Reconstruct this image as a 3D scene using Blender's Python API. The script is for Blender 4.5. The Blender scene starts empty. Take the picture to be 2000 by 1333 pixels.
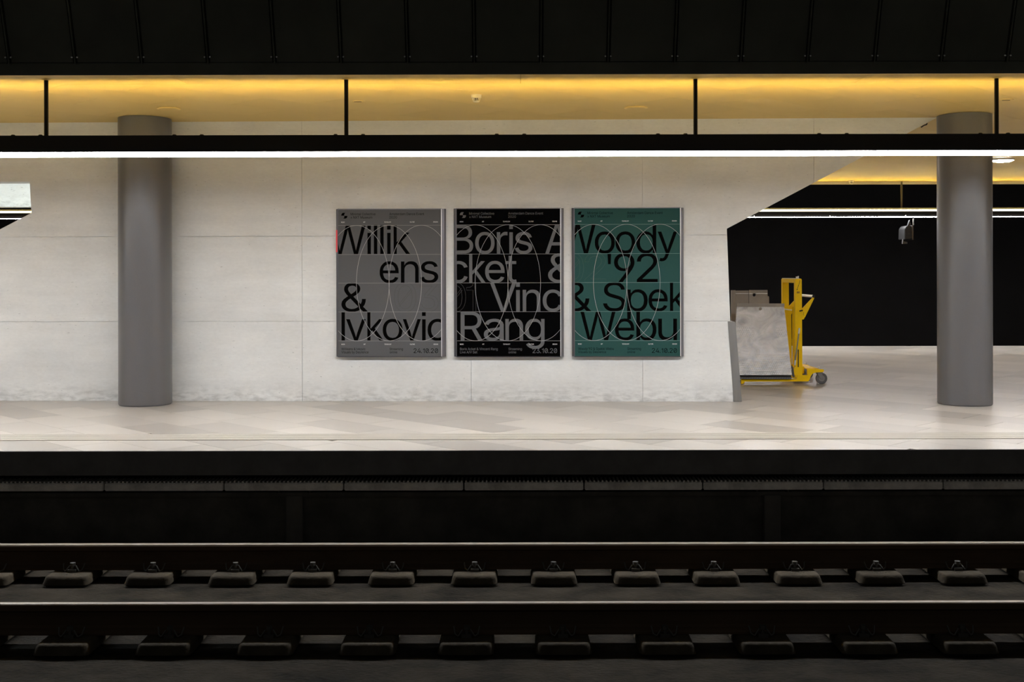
import bpy, bmesh, math, random
from mathutils import Vector, Matrix
from mathutils.geometry import tessellate_polygon, delaunay_2d_cdt

random.seed(7)
scene = bpy.context.scene
COL = scene.collection

# ---------------------------------------------------------------- camera
F = 2212.0            # focal length in pixels of the 2000 x 1333 frame
CX, CY = 1000.0, 533.0
ROLL = 0.0020
CAMZ = 1.459          # eye height above the platform (platform top is z = 0)
cam_data = bpy.data.cameras.new('camera')
cam_data.sensor_width = 36.0
cam_data.lens = F * 36.0 / 2000.0
cam_data.shift_y = -(666.5 - CY) / 2000.0
cam_data.clip_end = 200
cam = bpy.data.objects.new('camera', cam_data)
COL.objects.link(cam)
cam.matrix_world = (Matrix.Translation((0, 0, CAMZ)) @ Matrix.Rotation(math.pi / 2, 4, 'X')
                    @ Matrix.Rotation(-ROLL, 4, 'Z'))
scene.camera = cam

# ---------------------------------------------------------------- world, exposure
world = bpy.data.worlds.new('station_dark')
scene.world = world
world.use_nodes = True
world.node_tree.nodes['Background'].inputs[0].default_value = (0.5, 0.5, 0.48, 1)
world.node_tree.nodes['Background'].inputs[1].default_value = 0.08
scene.view_settings.view_transform = 'Standard'
scene.view_settings.look = 'None'
scene.view_settings.exposure = 0.0
scene.view_settings.gamma = 1.0
scene.view_settings.use_curve_mapping = False
LAMP_DOWN = 62.0      # white tubes under the light rails
LAMP_UP = 84.0        # warm strips lighting the ceiling
LAMP_DISC = 110.0      # round ceiling lamp
LAMP_SHAFT = 100.0     # daylight lamp in the stair shaft


def srgb(r, g, b):
    def c(v):
        v /= 255.0
        return v / 12.92 if v <= 0.04045 else ((v + 0.055) / 1.055) ** 2.4
    return (c(r), c(g), c(b), 1.0)


# ---------------------------------------------------------------- image <-> world
def X(px, d):
    return (px - CX) / F * d


def Z(px, py, d):
    return CAMZ - (py + ROLL * (px - CX) - CY) / F * d


def P(px, py, d):
    return Vector((X(px, d), d, Z(px, py, d)))


# ---------------------------------------------------------------- materials
def mat(name, col, rough=0.5, metal=0.0, var=0.0, scale=4.0, stretch=(1, 1, 1), bump=0.0, bscale=60.0,
        rnd=0.0, island=0.0, spec=0.5, rvar=0.0, emit=None, coat=0.0, dist=0.0):
    m = bpy.data.materials.new(name)
    m.use_nodes = True
    nt = m.node_tree
    N, L = nt.nodes, nt.links
    b = N['Principled BSDF']
    b.inputs['Base Color'].default_value = col
    b.inputs['Roughness'].default_value = rough
    b.inputs['Metallic'].default_value = metal
    b.inputs['Specular IOR Level'].default_value = spec
    b.inputs['Coat Weight'].default_value = coat
    b.inputs['Coat Roughness'].default_value = 0.1
    if emit:
        b.inputs['Emission Color'].default_value = emit[0]
        b.inputs['Emission Strength'].default_value = emit[1]
    tc = N.new('ShaderNodeTexCoord')
    mp = N.new('ShaderNodeMapping')
    mp.inputs['Scale'].default_value = stretch
    L.new(tc.outputs['Object'], mp.inputs['Vector'])
    cur = None
    fac = []
    if var:
        n = N.new('ShaderNodeTexNoise')
        n.inputs['Scale'].default_value = scale
        n.inputs['Detail'].default_value = 7
        n.inputs['Roughness'].default_value = 0.62
        n.inputs['Distortion'].default_value = dist
        L.new(mp.outputs[0], n.inputs['Vector'])
        r = N.new('ShaderNodeMapRange')
        r.inputs['From Min'].default_value = 0.3
        r.inputs['From Max'].default_value = 0.7
        r.inputs['To Min'].default_value = 1 - var
        r.inputs['To Max'].default_value = 1 + var
        L.new(n.outputs['Fac'], r.inputs['Value'])
        fac.append(r.outputs[0])
        if rvar:
            q = N.new('ShaderNodeMapRange')
            q.inputs['From Min'].default_value = 0.3
            q.inputs['From Max'].default_value = 0.7
            q.inputs['To Min'].default_value = max(0, rough - rvar)
            q.inputs['To Max'].default_value = rough + rvar
            L.new(n.outputs['Fac'], q.inputs['Value'])
            L.new(q.outputs[0], b.inputs['Roughness'])
    for amount, node, sock in ((rnd, 'ShaderNodeObjectInfo', 'Random'), (island, 'ShaderNodeNewGeometry', 'Random Per Island')):
        if amount:
            o = N.new(node)
            r = N.new('ShaderNodeMapRange')
            r.inputs['To Min'].default_value = 1 - amount
            r.inputs['To Max'].default_value = 1 + amount
            L.new(o.outputs[sock], r.inputs['Value'])
            fac.append(r.outputs[0])
    if fac:
        f = fac[0]
        for g in fac[1:]:
            k = N.new('ShaderNodeMath')
            k.operation = 'MULTIPLY'
            L.new(f, k.inputs[0])
            L.new(g, k.inputs[1])
            f = k.outputs[0]
        v = N.new('ShaderNodeVectorMath')
        v.operation = 'SCALE'
        v.inputs[0].default_value = col[:3]
        L.new(f, v.inputs['Scale'])
        L.new(v.outputs[0], b.inputs['Base Color'])
    if bump:
        n = N.new('ShaderNodeTexNoise')
        n.inputs['Scale'].default_value = bscale
        n.inputs['Detail'].default_value = 4
        L.new(mp.outputs[0], n.inputs['Vector'])
        bp = N.new('ShaderNodeBump')
        bp.inputs['Strength'].default_value = bump
        bp.inputs['Distance'].default_value = 0.01
        L.new(n.outputs['Fac'], bp.inputs['Height'])
        L.new(bp.outputs[0], b.inputs['Normal'])
    return m


def concrete(name, col):
    """board-marked fair-faced concrete: horizontal grain, clouds, pits, a scuffed damp foot"""
    m = bpy.data.materials.new(name)
    m.use_nodes = True
    nt = m.node_tree
    N, L = nt.nodes, nt.links
    b = N['Principled BSDF']
    b.inputs['Roughness'].default_value = 0.72
    b.inputs['Specular IOR Level'].default_value = 0.3
    tc = N.new('ShaderNodeTexCoord')

    def noise(scale, st, lo, hi, detail=6, fmin=0.3, fmax=0.7):
        mp = N.new('ShaderNodeMapping')
        mp.inputs['Scale'].default_value = st
        L.new(tc.outputs['Object'], mp.inputs['Vector'])
        n = N.new('ShaderNodeTexNoise')
        n.inputs['Scale'].default_value = scale
        n.inputs['Detail'].default_value = detail
        n.inputs['Roughness'].default_value = 0.6
        L.new(mp.outputs[0], n.inputs['Vector'])
        r = N.new('ShaderNodeMapRange')
        r.inputs['From Min'].default_value = fmin
        r.inputs['From Max'].default_value = fmax
        r.inputs['To Min'].default_value = lo
        r.inputs['To Max'].default_value = hi
        L.new(n.outputs['Fac'], r.inputs['Value'])
        return r.outputs[0]

    def mul(a, c):
        k = N.new('ShaderNodeMath')
        k.operation = 'MULTIPLY'
        L.new(a, k.inputs[0])
        L.new(c, k.inputs[1])
        return k.outputs[0]

    clouds = noise(1.1, (0.8, 1, 1.6), 0.89, 1.08, 9)
    grain = noise(2.2, (0.45, 1, 3.6), 0.955, 1.035, 9)
    fine = noise(26.0, (0.7, 1, 1.6), 0.955, 1.035, 5)
    pits = noise(42.0, (0.5, 1, 1.3), 0.62, 1.0, 2, 0.27, 0.315)
    f = mul(mul(clouds, grain), mul(fine, pits))
    # scuffed band just above the floor: darker greenish blotches with ragged edges
    sep = N.new('ShaderNodeSeparateXYZ')
    L.new(tc.outputs['Object'], sep.inputs[0])
    blot = noise(13.0, (0.6, 1, 1.8), 0.0, 0.36, 9, 0.42, 0.66)
    add = N.new('ShaderNodeMath')
    add.operation = 'ADD'
    edge = N.new('ShaderNodeMapRange')
    edge.inputs['From Min'].default_value = 0.0
    edge.inputs['From Max'].default_value = 0.24
    edge.inputs['To Min'].default_value = 1.0
    edge.inputs['To Max'].default_value = 0.0
    L.new(sep.outputs['Z'], edge.inputs['Value'])
    dirt = mul(blot, edge.outputs[0])
    inv = N.new('ShaderNodeMath')
    inv.operation = 'SUBTRACT'
    inv.inputs[0].default_value = 1.0
    L.new(dirt, inv.inputs[1])
    f = mul(f, inv.outputs[0])
    v = N.new('ShaderNodeVectorMath')
    v.operation = 'SCALE'
    v.inputs[0].default_value = col[:3]
    L.new(f, v.inputs['Scale'])
    L.new(v.outputs[0], b.inputs['Base Color'])
    bp = N.new('ShaderNodeBump')
    bp.inputs['Strength'].default_value = 0.35
    bp.inputs['Distance'].default_value = 0.004
    L.new(mul(fine, pits), bp.inputs['Height'])
    L.new(bp.outputs[0], b.inputs['Normal'])
    return m


M = {}
M['concrete'] = concrete('fair_faced_concrete', (0.655, 0.66, 0.645, 1))
M['concrete_dark'] = mat('dark_concrete', (0.09, 0.087, 0.078, 1), 0.8, var=0.35, scale=3, spec=0.2)
M['trough'] = mat('trough_concrete', (0.82, 0.81, 0.78, 1), 0.85, var=0.3, scale=6, bump=0.3, spec=0.2)
M['tile'] = mat('stone_tile', (0.385, 0.355, 0.316, 1), 0.28, var=0.025, scale=2, stretch=(1, 1, 1), rnd=0.20)
M['tile_field'] = mat('stone_tile_field', (0.385, 0.355, 0.316, 1), 0.28, var=0.025, scale=2, stretch=(1, 1, 1), island=0.20)
M['tactile'] = mat('tactile_stone', (0.41, 0.378, 0.33, 1), 0.4, var=0.06, scale=2)
M['platform_edge'] = mat('platform_slab', (0.12, 0.12, 0.12, 1), 0.8, var=0.2, spec=0.2)
M['ceil'] = mat('ochre_ceiling', (0.63, 0.445, 0.155, 1), 0.5, var=0.02, scale=2, rnd=0.035, spec=0.25)
M['ceil_field'] = mat('ochre_ceiling_field', (0.63, 0.445, 0.155, 1), 0.5, var=0.02, scale=2, island=0.035, spec=0.25)
M['ceil_back'] = mat('ceiling_void', (0.30, 0.21, 0.10, 1), 0.8)
M['black'] = mat('black_sheet_metal', (0.062, 0.064, 0.048, 1), 0.55, var=0.2, scale=2, spec=0.25)
M['seam_shade'] = mat('black_seam_shade', (0.028, 0.03, 0.022, 1), 0.6, spec=0.2)  # darker than the panels: seam shadow put into the backing colour
M['black_wall'] = mat('black_tunnel_wall', (0.0085, 0.0078, 0.0078, 1), 0.9, var=0.15, scale=1.5, spec=0.05)
M['black_metal'] = mat('black_powder_coat', (0.010, 0.010, 0.011, 1), 0.5, spec=0.3)
M['bolt'] = mat('pale_bolt', (0.7, 0.7, 0.66, 1), 0.5)
M['column'] = mat('grey_column_paint', (0.104, 0.101, 0.103, 1), 0.33, var=0.03, scale=60, bump=0.05, bscale=200, spec=0.7)
M['steel_guard'] = mat('brushed_steel', (0.29, 0.285, 0.28, 1), 0.45, metal=0.75, var=0.1, scale=3, stretch=(6, 6, 0.6))
M['lamp_white'] = mat('lamp_white', (1, 1, 1, 1), 0.5, emit=((0.94, 0.96, 1.0, 1), LAMP_DOWN))
M['lamp_warm'] = mat('lamp_warm', (1, 1, 1, 1), 0.5, emit=((1.0, 0.75, 0.22, 1), LAMP_UP))
M['lip_glow'] = mat('added_lip_glow', (1, 1, 1, 1), 0.5, emit=((1.0, 0.88, 0.60, 1), 2.6))
M['lamp_disc'] = mat('lamp_disc', (1, 1, 1, 1), 0.5, emit=((1.0, 0.95, 0.95, 1), LAMP_DISC))
M['lamp_shaft'] = mat('lamp_shaft', (1, 1, 1, 1), 0.5, emit=((0.88, 0.98, 1.0, 1), LAMP_SHAFT))
M['shaft_wall'] = concrete('pale_shaft_concrete', (0.72, 0.74, 0.73, 1))
M['device'] = mat('cream_plastic', (0.55, 0.48, 0.36, 1), 0.35)
M['device_dark'] = mat('dark_slot', (0.02, 0.015, 0.01, 1), 0.6)
M['frame'] = mat('dark_anodised_frame', (0.075, 0.072, 0.08, 1), 0.4, metal=0.4)
M['frame_side'] = mat('grey_anodised_rail', (0.17, 0.165, 0.18, 1), 0.38, metal=0.5)
M['frame_lip'] = mat('bright_aluminium', (0.75, 0.75, 0.74, 1), 0.35, metal=0.3)
M['red'] = mat('red_sticker', srgb(215, 50, 60), 0.5)
M['sheet_grey'] = mat('poster_grey', (0.090, 0.092, 0.096, 1), 0.75, spec=0.15)
M['sheet_black'] = mat('poster_black', (0.0012, 0.0012, 0.0014, 1), 0.75, spec=0.02)
M['sheet_teal'] = mat('poster_teal', (0.0205, 0.068, 0.062, 1), 0.75, spec=0.12)
M['ink_black'] = mat('ink_black', (0.0012, 0.0012, 0.0012, 1), 0.7, spec=0.02)
M['ink_grey'] = mat('ink_grey', (0.112, 0.114, 0.119, 1), 0.7, spec=0.1)
M['ink_white'] = mat('ink_white', (0.75, 0.75, 0.74, 1), 0.7)
M['ink_line'] = mat('ink_line', (0.36, 0.36, 0.36, 1), 0.7)
M['ink_rule'] = mat('ink_rule', (0.19, 0.19, 0.19, 1), 0.7)
M['ink_rule_teal'] = mat('ink_rule_teal', (0.11, 0.19, 0.175, 1), 0.7)
M['ink_ghost'] = mat('ink_ghost', (0.055, 0.055, 0.055, 1), 0.7)
M['ink_ghost_black'] = mat('ink_ghost_on_black', (0.02, 0.02, 0.02, 1), 0.7)
M['ink_ghost_teal'] = mat('ink_ghost_on_teal', (0.02, 0.06, 0.05, 1), 0.7)
M['yellow'] = mat('yellow_paint', (0.95, 0.60, 0.004, 1), 0.45, var=0.06, scale=6, spec=0.15)
M['chequer'] = mat('chequer_aluminium', (0.37, 0.36, 0.355, 1), 0.42, metal=0.6, var=0.8, scale=2.6, stretch=(1.2, 1, 1.6), rvar=0.15, dist=1.6)
M['alu_dull'] = mat('dull_aluminium', (0.33, 0.29, 0.25, 1), 0.6, metal=0.3, var=0.12, scale=5)
M['chrome'] = mat('chrome', (0.8, 0.78, 0.74, 1), 0.4, metal=0.7)
M['rubber'] = mat('grey_rubber', (0.13, 0.125, 0.13, 1), 0.7)
M['rubber_dark'] = mat('dark_rubber', (0.015, 0.014, 0.013, 1), 0.8)
M['slab'] = mat('track_slab', (0.0245, 0.0205, 0.0150, 1), 0.9, var=0.75, scale=3.0, stretch=(0.9, 1.3, 1), bump=0.8, bscale=30, spec=0.1)
M['block'] = mat('grimy_block_concrete', (0.056, 0.046, 0.032, 1), 0.85, var=0.3, scale=7, bump=0.4, bscale=40, rnd=0.15, spec=0.12)
M['rail'] = mat('rusty_rail', (0.085, 0.055, 0.034, 1), 0.75, var=0.25, scale=3, stretch=(0.4, 1, 1), spec=0.2)
M['rail_top'] = mat('polished_rail_head', (0.62, 0.57, 0.49, 1), 0.38, metal=0.9, var=0.1, scale=2, stretch=(0.3, 4, 1))
M['rail_top_dull'] = mat('dull_rail_head', (0.30, 0.27, 0.23, 1), 0.5, metal=0.8, var=0.15, scale=2, stretch=(0.3, 4, 1))
M['clip'] = mat('rail_fastening', (0.10, 0.095, 0.085, 1), 0.5, metal=0.5)
M['sign_dark'] = mat('dark_sign_box', (0.010, 0.0095, 0.0095, 1), 0.5)
M['sign_edge'] = mat('pale_sign_edge', (0.06, 0.058, 0.056, 1), 0.5)
M['pier'] = mat('pier_concrete', (0.115, 0.112, 0.105, 1), 0.85, var=0.2, spec=0.1)
M['guard_rod'] = mat('grey_rod', (0.05, 0.046, 0.036, 1), 0.5)

# ---------------------------------------------------------------- objects
MW = {}               # world matrix of every thing and part


def tag(o, label=None, cat=None, group=None, kind=None):
    if label:
        o['label'] = label
    if cat:
        o['category'] = cat
    if group:
        o['group'] = group
    if kind:
        o['kind'] = kind
    return o


def thing(name, loc, label, cat=None, group=None, kind=None, rotz=0.0):
    o = bpy.data.objects.new(name, None)
    o.empty_display_size = 0.1
    COL.objects.link(o)
    o.location = loc
    o.rotation_euler = (0, 0, rotz)
    MW[o] = Matrix.Translation(loc) @ Matrix.Rotation(rotz, 4, 'Z')
    return tag(o, label, cat, group, kind)


def fill2d(loops):
    """triangles over all loops taken together, inner loops left open"""
    if len(loops) == 1:
        return tessellate_polygon([[Vector((p[0], p[1], 0)) for p in loops[0]]])
    pts, tris = cdt(loops, False)
    assert len(pts) == sum(len(l) for l in loops)
    return tris


def cdt(loops, nonzero):
    """constrained triangulation; loops may cross themselves and each other"""
    pts, es = [], []
    for l in loops:
        s = len(pts)
        pts += [Vector((p[0], p[1])) for p in l]
        es += [(s + i, s + (i + 1) % len(l)) for i in range(len(l))]
    V, E_, T, ov, oe, of = delaunay_2d_cdt(pts, es, [], 0, 1e-6)

    def inside(x, y):
        w = c = 0
        for l in loops:
            for i in range(len(l)):
                x0, y0 = l[i - 1][0], l[i - 1][1]
                x1, y1 = l[i][0], l[i][1]
                if (y0 <= y) != (y1 <= y):
                    if x0 + (y - y0) / (y1 - y0) * (x1 - x0) > x:
                        c += 1
                        w += 1 if y1 > y0 else -1
        return w != 0 if nonzero else c % 2 == 1
    keep = [tuple(t) for t in T if inside(sum(V[i].x for i in t) / 3, sum(V[i].y for i in t) / 3)]
    return [(v.x, v.y) for v in V], keep


class MB:
    def __init__(self):
        self.v, self.f = [], []

    def add(self, vs, fs):
        n = len(self.v)
        self.v += [Vector(v) for v in vs]
        self.f += [tuple(i + n for i in f) for f in fs]
        return self

    def box(self, x0, x1, y0, y1, z0, z1):
        return self.add([(x0, y0, z0), (x1, y0, z0), (x1, y1, z0), (x0, y1, z0),
                         (x0, y0, z1), (x1, y0, z1), (x1, y1, z1), (x0, y1, z1)],
                        [(0, 3, 2, 1), (4, 5, 6, 7), (0, 1, 5, 4), (1, 2, 6, 5), (2, 3, 7, 6), (3, 0, 4, 7)])

    def loops(self, loops, to3, a, b):
        """solid between to3(p, a) and to3(p, b) from an outer loop and hole loops"""
        flat = [p for l in loops for p in l]
        tris = fill2d(loops)
        n = len(flat)
        vs = [to3(p, a) for p in flat] + [to3(p, b) for p in flat]
        fs = [tuple(t) for t in tris] + [tuple(i + n for i in reversed(t)) for t in tris]
        s = 0
        for l in loops:
            k = len(l)
            for i in range(k):
                j = (i + 1) % k
                fs.append((s + i, s + j, n + s + j, n + s + i))
            s += k
        return self.add(vs, fs)

    def flat(self, loops, to3):
        tris = fill2d(loops)
        return self.add([to3(p) for l in loops for p in l], [tuple(t) for t in tris])

    def px(self, pts, d, t, holes=()):
        """solid with an outline given in photo pixels at depth d, t deep"""
        return self.loops([[(X(a, d), Z(a, b, d)) for a, b in pts]] + [[(X(a, d), Z(a, b, d)) for a, b in h] for h in holes],
                          lambda p, y: (p[0], y, p[1]), d, d + t)

    def cyl(self, p0, p1, r, n=12, r1=None, caps=True):
        p0, p1 = Vector(p0), Vector(p1)
        r1 = r if r1 is None else r1
        ax = (p1 - p0).normalized()
        u = ax.orthogonal().normalized()
        w = ax.cross(u)
        vs = []
        for c, q in ((p0, r), (p1, r1)):
            for i in range(n):
                t = 2 * math.pi * i / n
                vs.append(c + (u * math.cos(t) + w * math.sin(t)) * q)
        fs = [(i, (i + 1) % n, n + (i + 1) % n, n + i) for i in range(n)]
        if caps:
            fs += [tuple(range(n - 1, -1, -1)), tuple(range(n, 2 * n))]
        return self.add(vs, fs)

    def lathe(self, c, prof, n=32, axis='Z'):
        """prof: (radius, offset along the axis)"""
        c = Vector(c)
        vs, fs = [], []
        for r, h in prof:
            for i in range(n):
                t = 2 * math.pi * i / n
                a, b = r * math.cos(t), r * math.sin(t)
                vs.append(c + (Vector((a, b, h)) if axis == 'Z' else Vector((a, h, b))))
        for k in range(len(prof) - 1):
            for i in range(n):
                j = (i + 1) % n
                fs.append((k * n + i, k * n + j, (k + 1) * n + j, (k + 1) * n + i))
        fs.append(tuple(range(n - 1, -1, -1)))
        fs.append(tuple((len(prof) - 1) * n + i for i in range(n)))
        return self.add(vs, fs)

    def tube(self, pts, r, n=8):
        for a, b in zip(pts[:-1], pts[1:]):
            self.cyl(a, b, r, n)
        return self

    def build(self, name, material, parent=None, bevel=0.0, smooth=False, seg=2, fix=True):
        me = bpy.data.meshes.new(name)
        if parent is None:
            lo = [min(v[i] for v in self.v) for i in range(3)]
            hi = [max(v[i] for v in self.v) for i in range(3)]
            mw = Matrix.Translation(((lo[0] + hi[0]) / 2, (lo[1] + hi[1]) / 2, lo[2]))
        else:
            mw = MW[parent]
        inv = mw.inverted()
        me.from_pydata([inv @ v for v in self.v], [], self.f)
        if fix or bevel:
            bm = bmesh.new()
            bm.from_mesh(me)
            if fix:
                bmesh.ops.recalc_face_normals(bm, faces=bm.faces)
            if bevel:
                es = [e for e in bm.edges if len(e.link_faces) == 2 and e.calc_face_angle(0) > 0.5]
                bmesh.ops.bevel(bm, geom=es, offset=bevel, segments=seg, affect='EDGES', clamp_overlap=True)
            bm.to_mesh(me)
            bm.free()
        me.materials.append(M[material])
        if smooth:
            for p in me.polygons:
                p.use_smooth = True
            me.set_sharp_from_angle(angle=0.7)
        o = bpy.data.objects.new(name, me)
        COL.objects.link(o)
        if parent is None:
            o.location = mw.translation
        else:
            o.parent = parent
        MW[o] = mw
        return o


def clip_poly(poly, x0, x1, y0, y1):
    for ax, lim, sg in ((0, x0, 1), (0, x1, -1), (1, y0, 1), (1, y1, -1)):
        out = []
        for i in range(len(poly)):
            a, b = poly[i - 1], poly[i]
            da, db = (a[ax] - lim) * sg, (b[ax] - lim) * sg
            if (da >= 0) != (db >= 0):
                t = da / (da - db)
                out.append((a[0] + (b[0] - a[0]) * t, a[1] + (b[1] - a[1]) * t))
            if db >= 0:
                out.append(b)
        poly = out
        if len(poly) < 3:
            return []
    return poly


def area(p):
    return abs(sum(p[i - 1][0] * p[i][1] - p[i][0] * p[i - 1][1] for i in range(len(p)))) / 2


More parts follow.
